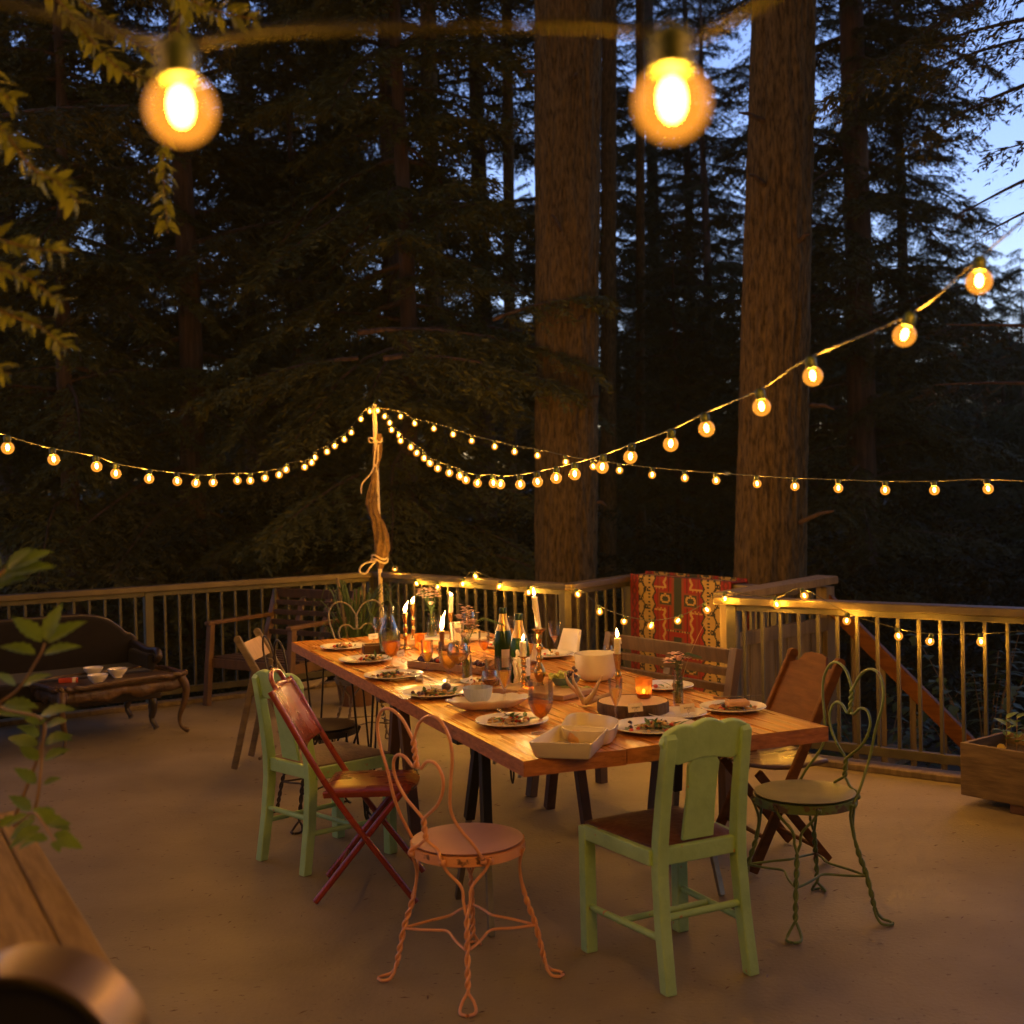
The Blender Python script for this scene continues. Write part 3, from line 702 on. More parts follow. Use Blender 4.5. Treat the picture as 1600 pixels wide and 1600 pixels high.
light_string('farther flat string of globe lights passing in front of both big trunks', bydepth(sC, 600, 10.1, 1544, 5.2), pre=[PT], post=[atd(1700, 756, 4.6), atd(1850, 740, 4.2)], r=.0025)
def onplane(x, y, p, q, off=.09):
    d = (q - p); nrm = Vector((-d.y, d.x, 0)).normalized()
    if nrm.y > 0: nrm = -nrm
    c = p + nrm * off; r_ = ray(x, y); o = Vector((0, 0, EYE)); t = (c - o).dot(nrm) / r_.dot(nrm)
    return o + r_ * t
pC = rC + Vector((0, -.05, 0)); pE = rE + Vector((-.05, -.05, 0))
sD = [onplane(x, y, rB, rC, .06) for x, y in ((617, 889), (651, 912), (684, 918), (723, 913), (743, 901), (780, 917), (826, 926))] + \
     [onplane(x, y, pC, pE, .02) for x, y in ((903, 929), (937, 956), (975, 971), (1017, 978), (1059, 970), (1105, 953))] + \
     [onplane(x, y, rE, rF, .10) for x, y in ((1133, 936), (1214, 945), (1257, 931), (1323, 970), (1404, 994), (1453, 1002), (1533, 1003))]
light_string('string of small bright bulbs draped along the railings behind the table', sD, pre=[onplane(586, 800, rB, rC, .05), onplane(602, 850, rB, rC, .05)], post=[onplane(1640, 985, rE, rF, .1), onplane(1720, 1000, rE, rF, .1)], r=.0025, hang=.043, tiltamt=.35)
near = [atd(283, 171, .80), atd(1050, 161, .74)]
light_string('added string of globes overhead near the viewer, unseen, lighting the foreground', [Vector((-3.4 + .34 * i, .95 + .05 * math.sin(i), 2.62 - .16 * math.sin(PI * i / 20))) for i in range(21)], pre=[(-4.2, .7, 2.8)], post=[(4.2, .7, 2.8)])  # extra string out of view, added for light on the foreground
light_string('nearest string with two big glowing orange globes at the top of the view', [Vector(v) for v in ((-1.5, .95, 2.2), (-1.1, .88, 2.06), (-.70, .80, 1.96))] + [near[0], near[1]] + [Vector(v) for v in ((.50, .58, 1.97), (.88, .52, 2.10), (1.2, .46, 2.28))], pre=[(-1.9, 1.0, 2.4), ], post=[(1.6, .4, 2.6)], r=.0030, hang=.042, tiltamt=.03, mids={2: [atd(120, 35, .83)], 3: [atd(420, 50, .80), atd(640, 42, .775), atd(900, 40, .755)], 4: [atd(1160, 22, .74)]})

# ------------------------------------------------------------------ umbrella wrapped in its canvas
up = Vector((-1.10, 10.10, 0)); t = thing('garden_umbrella', 'closed umbrella wrapped in tan canvas standing in the railing corner', 'umbrella', up)
MB().tube([(0, 0, 0), (PT.x - up.x, PT.y - up.y, PT.z + .03)], .019, 12).build('pole', M['polem'], t)
b = MB(); n1, n2 = 170, 72; vs = []; fs = []
z0 = .95; z1 = atd(586, 678, 10.1).z
for i in range(n1 + 1):
    k = i / n1; z = z0 + (z1 - z0) * k
    r = .026 + .026 * math.exp(-((k - .20) / .15) ** 2) + .016 * math.exp(-((k - .50) / .10) ** 2) + .005 * math.sin(k * 23); r *= 1 - .35 * max(0, .08 - k) / .08
    cxo = (PT.x - up.x) * (z / PT.z) + .025 * math.sin(k * 8) - .03 * math.exp(-((k - .45) / .1) ** 2); cyo = (PT.y - up.y) * z / PT.z
    for j in range(n2):
        a = 2 * PI * j / n2; f = 1 + .30 * math.sin(3 * a + k * 11 + .8 * math.sin(k * 9)) * .6 + .16 * math.sin(7 * a - k * 17) + .22 * (1 - 2 * abs(noise.noise(Vector((math.cos(a) * 2.2, math.sin(a) * 2.2, k * 16 + a * .5))))) + .12 * noise.noise(Vector((math.cos(a) * 6, math.sin(a) * 6, k * 60)))
        vs.append((cxo + r * f * math.cos(a), cyo + r * f * math.sin(a), z))
for i in range(n1):
    for j in range(n2): l = (j + 1) % n2; fs.append((i * n2 + j, i * n2 + l, (i + 1) * n2 + l, (i + 1) * n2 + j))
b.add(vs, fs); b.build('wrapped_canvas', M['canvas'], t, angle=180)
b = MB()
for zc, rr in ((1.02, .07), (1.05, .065), (2.02, .055)):
    b.tube([((PT.x - up.x) * zc / PT.z + rr * math.cos(a), rr * math.sin(a), zc + .02 * math.sin(a * 2)) for a in np.linspace(0, 2 * PI, 20)[:-1]], .007, 6, closed=True)
b.tube(crom([(-.03, -.07, 1.02), (-.13, -.09, 1.0), (-.17, -.09, .94), (-.12, -.09, .92), (-.08, -.09, .97), (-.04, -.08, 1.01)], 6), .008, 6)
b.tube(crom([(0, -.05, 2.02), (-.02, -.07, 1.9), (-.03, -.07, 1.8), (0, -.06, 1.84), (.01, -.06, 1.98)], 6), .006, 6)
b.tube(crom([(-.02, -.06, 1.82), (-.06, -.07, 1.74), (-.13, -.07, 1.66), (-.14, -.07, 1.58)], 6), .006, 6)
b.build('rope_tie', M['rope'], t)
b = MB()
for k in range(14): add_leaf(b, (PT.x - up.x, PT.y - up.y, PT.z - .02 + .006 * k), (rngB.uniform(-1, 1), rngB.uniform(-1, 1), rngB.uniform(.2, 1.4)), (0, 0, 1), .05, .014)
b.build('finial', M['socket'], t, angle=180)

# ------------------------------------------------------------------ rug over the railing
def rug_color(u, v):                  # u across 0..1, v down 0..1 : knotted pattern
    RED, DRED, TAN, BLK, ORG, GRN = (.150, .004, .007), (.07, .003, .006), (.25, .165, .055), (.011, .011, .010), (.12, .024, .008), (.015, .021, .018)
    m = abs(u - .5) * 2                # mirrored distance from centre
    s = v * 26
    if m > .82:
        x = (m - .91) / .09; w = abs((s * .9) % 2 - 1)
        return DRED if abs(abs(x) - w * .55) < .22 else RED
    if m > .60:                        # tan border with black curling vine
        x = (m - .71) / .11; per = (s * .62) % 2; q = per - 1
        zz = abs((s * .62 + .5) % 2 - 1) * 2 - 1
        if abs(x - zz * .45) < .16: return BLK
        c = (x + (.45 if per < 1 else -.45)); d = ((s * .62) % 1 - .5) * 2
        if abs(math.hypot(c * 1.2, d) - .45) < .14: return BLK
        if abs(x) > .9: return BLK if int(s * 5) % 2 else TAN
        return TAN
    if m > .565: return BLK if int(s * 3) % 2 == 0 else TAN
    edge = .50 + .025 * math.sin(s * 2.6)
    if m > edge: return TAN
    if m > edge - .035: return BLK
    # central field
    vv = v * 1.0
    def bar(a, b_, c, d): return a <= vv <= b_ and c <= m <= d
    cyc = (vv % .46) / .46
    arm = .34 < cyc < .56
    if m < .075 and cyc < .88: 
        return GRN
    if m < .12 and cyc < .92: return ORG
    if arm and m < .40:
        if cyc < .37 or cyc > .53 or m > .37: return ORG
        dd = abs(m - .0) / .11 + abs(cyc - .45) / .075
        if dd < .5: return DRED
        if dd < .8: return TAN if dd > .62 else RED
        if dd < 1.05: return TAN
        rr = math.hypot((m - .25) / .10, (cyc - .45) / .075)
        if .65 < rr < 1.0: return TAN
        return GRN
    zig = .26 + .018 * math.sin(s * 3.2)
    if abs(m - zig) < .022 and not (.28 < cyc < .62): return TAN
    if (abs(cyc - .28 - .012 * math.sin(m * 90)) < .014 or abs(cyc - .62 - .012 * math.sin(m * 90)) < .014) and m > .24: return TAN
    if abs(cyc - .92) < .016 and m < .22: return TAN if int(m * 40) % 2 else BLK
    if abs(m - .36) < .012: return ORG
    if abs(m - .40) < .01: return DRED
    if m < .19 and m > .16: return DRED
    return RED
d = (rX - rD); Lr = d.length; ur = d.normalized(); rz = math.atan2(ur.y, ur.x)
def s_on(px_):
    best = None
    for k in range(0, 400):
        g = rD + d * (k / 400); q = Vector((g.x, g.y, RT)) - Vector((0, 0, EYE)); X = 800 + FPX * q.dot(cx) / q.dot(FWD)
        if best is None or abs(X - px_) < best[0]: best = (abs(X - px_), k / 400 * Lr)
    return best[1]
r0_, r1_ = s_on(998), s_on(1156); nu, nv = 132, 150
path = [(.22, .30), (.075, .90), (.062, RT + .006), (0, RT + .009), (-.064, RT + .006), (-.074, .90), (-.082, .5), (-.09, .04)]   # (outward offset, z)
pp = crom([Vector((0, a, b_)) for a, b_ in path], 12); acc = [0]
for i in range(1, len(pp)): acc.append(acc[-1] + (pp[i] - pp[i - 1]).length)
vs = []; fs = []; cols = []
for j in range(nv + 1):
    s = acc[-1] * j / nv; k = max(i for i in range(len(acc)) if acc[i] <= s + 1e-9); k = min(k, len(acc) - 2)
    q = pp[k].lerp(pp[k + 1], (s - acc[k]) / max(1e-9, acc[k + 1] - acc[k]))
    for i in range(nu + 1):
        u = i / nu; sway = .012 * math.sin(u * 9 + q.z * 2) * max(0, RT - q.z)
        vs.append((r0_ + (r1_ - r0_) * u + .018 * (RT - q.z) * (u - .1), q.y + (sway if q.y < 0 else -sway), q.z))
vtop = 1 - .95 / acc[-1]
for j in range(nv):
    for i in range(nu):
        fs.append((j * (nu + 1) + i, j * (nu + 1) + i + 1, (j + 1) * (nu + 1) + i + 1, (j + 1) * (nu + 1) + i)); cols.append(rug_color((i + .5) / nu, ((j + .5) / nv - vtop + 1.0) % 1.0 * acc[-1] / 1.02))
b = MB(); b.add(vs, fs)
mr, n, l, o_ = newmat('woven_rug'); p_ = n.new('ShaderNodeBsdfPrincipled'); at_ = n.new('ShaderNodeAttribute'); at_.attribute_name = 'weave'
nz = n.new('ShaderNodeTexNoise'); nz.inputs['Scale'].default_value = 160; bu = n.new('ShaderNodeBump'); bu.inputs['Strength'].default_value = .5; bu.inputs['Distance'].default_value = .003
l.new(nz.outputs[0], bu.inputs['Height']); l.new(bu.outputs[0], p_.inputs['Normal']); l.new(at_.outputs['Color'], p_.inputs['Base Color']); p_.inputs['Roughness'].default_value = .95; l.new(p_.outputs[0], o_.inputs[0])
rug = b.build('patterned_rug', mr, None, angle=180); rug.location = rD; rug.rotation_euler = (0, 0, rz)
ca = rug.data.attributes.new('weave', 'FLOAT_COLOR', 'FACE')
ca.data.foreach_set('color', np.array([(*c, 1) for c in cols], np.float32).ravel())
md = rug.modifiers.new('thickness', 'SOLIDIFY'); md.thickness = .006; md.offset = 0
tag(rug, 'red, tan and black patterned rug hung over the railing', 'rug')

# ------------------------------------------------------------------ seating
def twistpair(path, off, turns, ph=0):
    """two strands round a centre path"""
    path = [Vector(p) for p in path]; n = len(path); A = []; B = []
    for i, c in enumerate(path):
        t_ = (path[min(n - 1, i + 1)] - path[max(0, i - 1)]).normalized(); a = t_.orthogonal() if abs(t_.z) < .5 else Vector((1, 0, 0)); a = (a - t_ * a.dot(t_)).normalized(); b_ = t_.cross(a)
        an = ph + turns * 2 * PI * i / (n - 1); o = (a * math.cos(an) + b_ * math.sin(an)) * off; A.append(c + o); B.append(c - o)
    return A, B
def ice_chair(label, loc, rz, frame, seat, rim=None, wr=.0053):
    t = thing('ice_cream_chair', label, 'chair', loc, rz); SR = .185; rim = rim or frame
    MB().lathe([(.0001, .448), (.172, .449), (.178, .453), (.180, .456), (.172, .458), (.10, .4545), (.0001, .453)], 48).build('seat', seat, t, angle=60)
    MB().lathe([(.176, .448), (SR, .447), (SR + .001, .418), (.178, .414), (.174, .420), (.176, .448)], 48).build('seat_rim', rim, t, angle=50)
    for q in range(4):
        az = PI / 4 + q * PI / 2; er = Vector((math.cos(az), math.sin(az), 0)); et = Vector((-math.sin(az), math.cos(az), 0)); b = MB()
        cen = [(.168, .44), (.168, .40), (.166, .35), (.172, .30)]; tw = [(.180, .27), (.190, .235), (.203, .20), (.214, .165), (.224, .12), (.232, .085), (.238, .055)]
        twp = crom([er * r + Vector((0, 0, z)) for r, z in tw], 6); A, B = twistpair(twp, wr * .98, 3.2, 0)
        for S, sg in ((A, 1), (B, -1)):
            topo = [.078, .058, .016, .010]
            pts = [er * (r + (.010 if i == 0 else 0)) + et * (sg * o) + Vector((0, 0, z)) for i, ((r, z), o) in enumerate(zip(cen, topo))]
            foot = [er * .246 + et * (sg * .016) + Vector((0, 0, .03)), er * .262 + et * (sg * .024) + Vector((0, 0, .012)), er * .285 + et * (sg * .021) + Vector((0, 0, .007)), er * .300 + et * (sg * .003) + Vector((0, 0, .007))]
            b.tube(crom(pts, 5)[:-1] + S + crom(foot, 5), wr, 8)
        b.ball(er * (SR * math.cos(.42)) + et * (SR * math.sin(.42)) + Vector((0, 0, .432)), .012, 8)
        b.build('leg', frame, t, angle=70)
    b = MB()
    for q in range(4):
        a0 = PI / 4 + q * PI / 2; pts = []
        for k in range(9):
            f = k / 8; a = a0 + f * PI / 2; r = .214 - .115 * math.sin(PI * f) ** .8
            pts.append((r * math.cos(a), r * math.sin(a), .168 + .012 * math.sin(PI * f)))
        b.tube(crom(pts, 3), wr * .9, 7)
    b.build('stretcher', frame, t, angle=70)
    b = MB()
    def yb(x, z): return -.172 - .13 * (z - .455) + .10 * (abs(x) / .18) ** 2 * max(0, 1 - (z - .44) / .16)
    tw1 = [Vector((0, yb(0, z), z)) for z in np.linspace(.815, .722, 16)]; tw2 = [Vector((0, yb(0, z), z)) for z in np.linspace(.560, .492, 12)]
    A1, B1 = twistpair(tw1, wr * .98, 2.0); A2, B2 = twistpair(tw2, wr * .98, 1.5)
    for sg, T1, T2 in ((1, A1, A2), (-1, B1, B2)):
        P = lambda pts: [Vector((sg * x, yb(x, z), z)) for x, z in pts]
        outer = P([(.166, .432), (.160, .49), (.142, .55), (.136, .61), (.150, .69), (.172, .77), (.172, .835), (.140, .885), (.092, .895), (.045, .872), (.016, .835)])
        outer[0].y = -.085
        mid = P([(.022, .722), (.055, .748), (.095, .745), (.118, .705), (.106, .655), (.072, .61), (.030, .578)])
        low = P([(.014, .482), (.045, .462), (.070, .445), (.074, .432)]); low[-1].y = -.178; low[-2].y = -.182
        b.tube(crom(outer, 6)[:-1] + T1 + crom(mid, 6)[:-1] + T2 + crom(low, 5), wr, 8)
        b.ball((sg * .166, -.088, .432), .012, 8); b.ball((sg * .074, -.176, .432), .012, 8)
    b.build('back_frame', frame, t, angle=70)
    return t
def facing(p, q): return math.atan2(q[1] - p[1], q[0] - p[0]) - PI / 2
TA = math.atan2(.375, .927)                 # table angle: its width axis
toT = TA - PI / 2                           # rz of a chair on the left side facing the table (+x local of the table)
ice_chair('salmon pink heart back wire chair nearest the camera', (-.168, 3.905, 0), R(-45), M['pink'], M['pinkseat'])
ice_chair('moss green heart back wire chair at the right corner of the table', (1.04, 4.40, 0), R(112), M['greeni'], M['greenseat'])
ice_chair('dark iron wire chair with round seat tucked behind the left green chair', (-.96, 5.90, 0), R(-62), M['darki'], M['darki'])
ice_chair('bare metal heart back wire chair at the far end of the table', (-.93, 7.50, 0), R(200), M['silveri'], M['darki'])

def dining_chair(label, loc, rz, pad, padname='seat_pad'):
    t = thing('dining_chair', label, 'chair', loc, rz); P = M['greenc']
    YZ = Matrix(((0, 1, 0, 0), (1, 0, 0, 0), (0, 0, 1, 0), (0, 0, 0, 1)))
    prof = [(-.268, 0), (-.228, 0), (-.196, .20), (-.180, .36), (-.182, .46), (-.202, .60), (-.236, .78), (-.244, .805), (-.262, .812), (-.276, .795), (-.244, .61), (-.226, .46), (-.224, .36), (-.238, .20)]
    for s in (-1, 1):
        Mx = Matrix.Translation((s * .160, 0, 0)) @ Matrix.Rotation(s * R(-1.2), 4, 'Y') @ YZ
        MB().prism(prof, .040, Mx).build('back_post', P, t, False, .005)
        MB().box((s * .188, .185, .215), (.044, .044, .43), taper=1.0).build('leg', P, t, False, .005)
        o = MB(); o.tube([(s * .188, .18, .155), (s * .165, -.215, .165)], .0115, 10); o.build('stretcher', M['greenp'], t)
    MB().tube([(-.16, -.215, .225), (.16, -.215, .225)], .012, 10).build('stretcher', M['greenp'], t)
    MB().tube([(-.185, .0, .158), (.185, .0, .158)], .0105, 10).build('stretcher', M['greenp'], t)
    # scalloped crest rail
    top = []
    for i in range(41):
        x = -.172 + .344 * i / 40; a = abs(x) / .172
        z = .800 + .030 * (1 - a ** 2.2) + .016 * abs(math.cos(a * PI * 1.5)) ** .7 * (1 - .25 * a) + (.0 if a < .92 else -.02 * (a - .92) / .08)
        top.append((x, z))
    bot = [(.142, .716), (.10, .706), (.065, .712), (.03, .718), (0, .72), (-.03, .718), (-.065, .712), (-.10, .706), (-.142, .716)]
    Mc = Matrix.Translation((0, -.243, .76)) @ Matrix.Rotation(R(11), 4, 'X') @ Matrix.Translation((0, 0, -.76))
    MB().prism(top + bot, .024, Mc).build('crest_rail', P, t, False, .005)
    spl = [(-.060, .45), (.060, .45), (.055, .60), (.060, .70), (.045, .722), (0, .730), (-.045, .722), (-.060, .70), (-.055, .60)]
    Ms = Matrix.Translation((0, -.214, .59)) @ Matrix.Rotation(R(9.5), 4, 'X') @ Matrix.Translation((0, 0, -.59))
    MB().prism(spl, .014, Ms).build('splat', P, t, False, .003)
    b = MB(); b.bar((-.145, -.200, .415), (.145, -.200, .415), .026, .055); b.bar((-.17, .193, .412), (.17, .193, .412), .024, .05)
    for s in (-1, 1): b.bar((s * .172, -.19, .412), (s * .196, .175, .412), .024, .05)
    b.build('seat_frame', P, t, False, .004)
    b = MB(); N = 14; vs = []; fs = []
    for lay in (0, 1):
        for j in range(N + 1):
            for i in range(N + 1):
                u, v = i / N * 2 - 1, j / N * 2 - 1; hw = .150 + .038 * (v + 1) / 2
                z = .436 if lay == 0 else .442 + .022 * (1 - u ** 4) * (1 - v ** 4)
                cr = 1 - .03 * (abs(u * v) ** 3)
                vs.append((u * hw * cr * 1.04, (.005 + v * .197) * cr, z))
    n2 = (N + 1) ** 2
    for j in range(N):
        for i in range(N):
            k = j * (N + 1) + i; fs += [(n2 + k, n2 + k + 1, n2 + k + N + 2, n2 + k + N + 1), (k + N + 1, k + N + 2, k + 1, k)]
    ring = [i for i in range(N + 1)] + [(j + 1) * (N + 1) - 1 for j in range(1, N + 1)] + [N * (N + 1) + i for i in range(N - 1, -1, -1)] + [j * (N + 1) for j in range(N - 1, 0, -1)]
    for a, c in zip(ring, ring[1:] + ring[:1]): fs.append((a, c, n2 + c, n2 + a))
    b.add(vs, fs); b.build(padname, pad, t, angle=60)
    return t
dining_chair('mint green chair with scalloped back pulled up to the near end of the table', (.480, 4.035, 0), facing((.58, 3.843), (.386, 4.222)), M['leather'])
dining_chair('mint green chair with scalloped back behind the red folding chair', (-.830, 5.30, 0), facing((-.93, 5.15), (-.66, 5.42)) + R(0), M['greypad'])

# red metal folding chair
t = thing('folding_chair', 'oxblood red folding chair with a handle loop above its backrest', 'chair', (-.60, 4.80, 0), R(-90))
W = .19
for s in (-1, 1):
    MB().tube(crom([(s * W, -.335, .83), (s * W, -.30, .77), (s * W, -.10, .42), (s * W, .20, .012)], 6), .0125, 10).build('front_leg', M['red'], t)
    MB().tube([(s * (W - .03), -.19, .012), (s * (W - .03), .15, .425)], .0125, 10).build('rear_leg', M['red'], t)
b = MB(); N = 10; vs = []
for j in range(N + 1):
    for i in range(N + 1):
        u = i / N * 2 - 1; v = j / N; y = -.335 + .145 * (1 - v) * 0 + .0; z = .815 - .215 * v
        y = -.325 + (.815 - z) * .57; vs.append((u * (W - .004), y - .022 * (1 - u * u), z + .012 * (1 - u * u) * (1 - v)))
fs = [(j * (N + 1) + i, j * (N + 1) + i + 1, (j + 1) * (N + 1) + i + 1, (j + 1) * (N + 1) + i) for j in range(N) for i in range(N)]
b.add(vs, fs); o = b.build('backrest', M['redseat'], t); md = o.modifiers.new('th', 'SOLIDIFY'); md.thickness = .008; md.offset = 0
MB().tube(crom([(-.10, -.33, .82), (-.085, -.352, .865), (0, -.362, .885), (.085, -.352, .865), (.10, -.33, .82)], 6), .010, 8).build('handle', M['red'], t)
MB().tube([(-W, -.325, .818), (0, -.345, .832), (W, -.325, .818)], .009, 8).build('top_tube', M['red'], t)
b = MB(); N = 16; vs = []
for j in range(N + 1):
    for i in range(N + 1):
        u = i / N * 2 - 1; v = j / N * 2 - 1; q = max(abs(u), abs(v)); w = W - .012
        rr = 1 if v < .3 else 1 - .16 * ((v - .3) / .7) ** 2 * abs(u)
        vs.append((u * w * rr, .03 + v * .18 - (.03 * u * u if v > .9 else 0), .448 - .012 * (1 - min(1, (1 - q) * 5)) + .004 * math.cos(u * 2)))
fs = [(j * (N + 1) + i, j * (N + 1) + i + 1, (j + 1) * (N + 1) + i + 1, (j + 1) * (N + 1) + i) for j in range(N) for i in range(N)]
b.add(vs, fs); o = b.build('seat', M['redseat'], t); md = o.modifiers.new('th', 'SOLIDIFY'); md.thickness = .022; md.offset = -1
md = o.modifiers.new('bev', 'BEVEL'); md.width = .004; md.segments = 2; md.limit_method = 'ANGLE'
MB().tube([(-W + .03, -.10, .12), (W - .03, -.10, .12)], .008, 8).build('stretcher', M['red'], t)

# wooden folding chairs
def wood_fold(label, loc, rz, m1, mseat, mback, W=.165, top=.80, seatz=.405, shaped=True, rl=None):
    t = thing('folding_chair', label, 'chair', loc, rz)
    for s in (-1, 1):
        MB().bar((s * W, -.24, top), (s * W, .18, .012), .024, .042, up=(0, 1, 0)).build('front_leg', m1, t, False, .006)
        MB().bar((s * (W - .03), rl[0] if rl else .13, rl[1] if rl else seatz), (s * (W - .03), rl[2] if rl else -.19, .012), .022, .036, up=(0, 1, 0)).build('rear_leg', m1, t, False, .005)
        MB().tube([(s * (W + .012), -.24, top + .0), (s * (W - .012), -.24, top + .0)], .021, 14).build('post_end', m1, t)
    k = .42 / (top - .012)             # lean of the posts
    if shaped: ol = [(-W, top - .34), (W, top - .34), (W, top - .045), (.11, top - .025), (.085, top + .012), (.04, top + .022), (-.04, top + .022), (-.085, top + .012), (-.11, top - .025), (-W, top - .045)]
    else: ol = [(-W, top - .15), (W, top - .15), (W, top - .03), (-W, top - .03)]
    Mb = Matrix.Translation((0, -.24, top)) @ Matrix.Rotation(math.atan(k), 4, 'X') @ Matrix.Translation((0, 0, -top))
    MB().prism(ol, .012, Mb).build('backrest', mback, t, False, .003)
    b = MB(); N = 10; vs = [(u / N * 2 * (W - .035) - (W - .035), -.20 + .39 * v / N, seatz + .018 - .022 * math.sin(PI * v / N) + .02 * (v / N)) for v in range(N + 1) for u in range(N + 1)]
    b.add(vs, [(j * (N + 1) + i, j * (N + 1) + i + 1, (j + 1) * (N + 1) + i + 1, (j + 1) * (N + 1) + i) for j in range(N) for i in range(N)])
    o = b.build('seat', mseat, t); md = o.modifiers.new('th', 'SOLIDIFY'); md.thickness = .014; md.offset = 0
    MB().tube([(-W, .10, .135), (W, .10, .135)], .009, 8).build('stretcher', m1, t)
    MB().tube([(-W + .03, -.14, .07), (W - .03, -.14, .07)], .009, 8).build('stretcher', m1, t)
    return t
wood_fold('varnished wooden folding chair with a shaped backrest at the right side of the table', (1.05, 5.10, 0), facing((1.25, 5.19), (.87, 5.07)), M['brown'], M['brownd'], M['brown'], W=.185, top=.83)
wood_fold('drab wooden folding chair with a pale back board at the left of the table', (-1.33, 7.11, 0), R(-94), M['drab'], M['drab'], M['drabl'], W=.20, top=.76, seatz=.44, shaped=False, rl=(-.15, .60, -.29))

# slatted bench on the far side of the table, slatted love seat in the corner
def slat_seat(name, label, loc, rz, W, D, seatz, topz, armz, m1, m2, rows, arms=True, mids=1, lean=.12):
    t = thing(name, label, 'bench', loc, rz); yb = -D / 2
    def y_at(z): return yb - lean * (z - seatz) / (topz - seatz) if z > seatz else yb
    for s in (-1, 1):
        MB().bar((s * W / 2, yb, 0), (s * W / 2, yb, seatz), .05, .05, up=(0, 1, 0)).build('back_leg', m1, t, False, .004)
        MB().bar((s * W / 2, yb, seatz), (s * W / 2, yb - lean, topz), .05, .045, up=(0, 1, 0)).build('back_post', m1, t, False, .004)
        MB().bar((s * W / 2, D / 2 + .04, 0), (s * W / 2, D / 2 - .02, armz if arms else seatz), .05, .045, up=(0, 1, 0)).build('leg', m1, t, False, .004)
        if arms: MB().bar((s * W / 2, D / 2 + .02, armz), (s * W / 2, y_at(armz) - .01, armz + .01), .055, .028).build('armrest', m1, t, False, .005)
        MB().bar((s * W / 2, D / 2 - .02, seatz - .04), (s * W / 2, yb, seatz - .04), .028, .07).build('side_rail', m1, t, False, .003)
    MB().bar((-W / 2, D / 2 - .01, seatz - .04), (W / 2, D / 2 - .01, seatz - .04), .028, .07).build('front_rail', m1, t, False, .003)
    for i in range(6):
        MB().bar((-W / 2 + .02, yb + .06 + i * (D - .1) / 5, seatz), (W / 2 - .02, yb + .06 + i * (D - .1) / 5, seatz), .058, .016).build('seat_slat', m2, t, False, .003)
    hs = (topz - seatz - .10) / rows
    for i in range(rows):
        z = seatz + .10 + hs * (i + .5) - (.0 if i < rows - 1 else -.01); h = hs * .52 if i < rows - 1 else hs * .95
        if i == rows - 1: z = topz - h / 2 - .005
        MB().bar((-W / 2 + .02, y_at(z) + .004, z), (W / 2 - .02, y_at(z) + .004, z), .018, h, up=(0, .15, 1)).build('back_slat', m2, t, False, .003)
    for k in range(mids):
        x = -W / 2 + W * (k + 1) / (mids + 1); MB().bar((x, yb - .012, seatz), (x, yb - lean - .012, topz - .03), .05, .02, up=(0, 1, 0)).build('upright', m1, t, False, .003)
    return t
bl_, br_ = Vector((.47, 6.50, 0)), Vector((1.00, 5.72, 0)); c = (bl_ + br_) / 2; nf = Vector((-(br_ - bl_).y, (br_ - bl_).x, 0)).normalized()
if nf.x > 0: nf = -nf
slat_seat('slatted_bench', 'brown bench with slatted back on the far side of the table by the rug', c + nf * .24 , math.atan2(nf.y, nf.x) - PI / 2, (br_ - bl_).length, .42, .40, .80, .6, M['teak'], M['teak'], 4, arms=False, mids=1, lean=.09)
fl_, fr_ = Vector((-2.33, 9.22, 0)), Vector((-1.62, 8.72, 0)); c = (fl_ + fr_) / 2; nf = Vector(((fr_ - fl_).y, -(fr_ - fl_).x, 0)).normalized()
if nf.y > 0: nf = -nf
slat_seat('love_seat', 'reddish slatted wooden love seat with flat armrests by the left railing', c - nf * .29, math.atan2(nf.y, nf.x) - PI / 2, (fr_ - fl_).length, .56, .36, .84, .62, M['teak'], M['teakd'], 5, mids=2, lean=.16)

# white moulded chair mostly hidden behind the bottles
t = thing('moulded_chair', 'white moulded chair mostly hidden behind the champagne bottles', 'chair', (.12, 6.85, 0), math.atan2(-.375, -.927) - PI / 2)
b = MB(); N = 12; vs = []
for j in range(N + 1):
    for i in range(N + 1):
        u = i / N * 2 - 1; v = j / N
        if v < .5: y = .20 - .40 * v * 2; z = .44 - .02 * math.sin(v * 2 * PI) + .03 * u * u
        else: k = (v - .5) * 2; y = -.20 - .07 * k; z = .44 + .33 * k
        w = .17 * (1 - .38 * max(0, v - .6) / .4); vs.append((u * w, y + .05 * u * u * (v > .5), z))
b.add(vs, [(j * (N + 1) + i, j * (N + 1) + i + 1, (j + 1) * (N + 1) + i + 1, (j + 1) * (N + 1) + i) for j in range(N) for i in range(N)])
o = b.build('shell', M['plastic'], t, angle=180); md = o.modifiers.new('th', 'SOLIDIFY'); md.thickness = .008
for sx in (-1, 1):
    for sy in (-1, 1): MB().tube([(sx * .13, sy * .13, .44), (sx * .19, sy * .2, .008)], .011, 8).build('leg', M['steel'], t)

# ------------------------------------------------------------------ sofa and coffee table
t = thing('sofa', 'dark upholstered sofa with carved wood frame along the left railing', 'sofa', (-2.80, 8.82, 0), R(35))
SL = 1.9                              # runs towards -x from its right end
b = MB(); ol = [(-SL, .30), (-SL, .74), (-SL + .1, .78), (-1.1, .78), (-.62, .78), (-.36, .775), (-.22, .74), (-.13, .68), (-.08, .63), (-.03, .61), (0, .57), (0, .30)]
Mb = Matrix.Translation((0, -.06, .3)) @ Matrix.Rotation(R(8), 4, 'X') @ Matrix.Translation((0, 0, -.3))
ols = [(v.x, v.z) for v in crom([Vector((x, 0, z)) for x, z in ol[1:-1]], 6)]
MB().prism([(0, .30), (-SL, .30)] + list(ols), .10, Mb).build('backrest', M['sofal'], t, False, .02)
b.tube([Mb @ Vector((x, -.03, z + .004)) for x, z in ols], .013, 10); b.build('crest_frame', M['sofaw'], t)
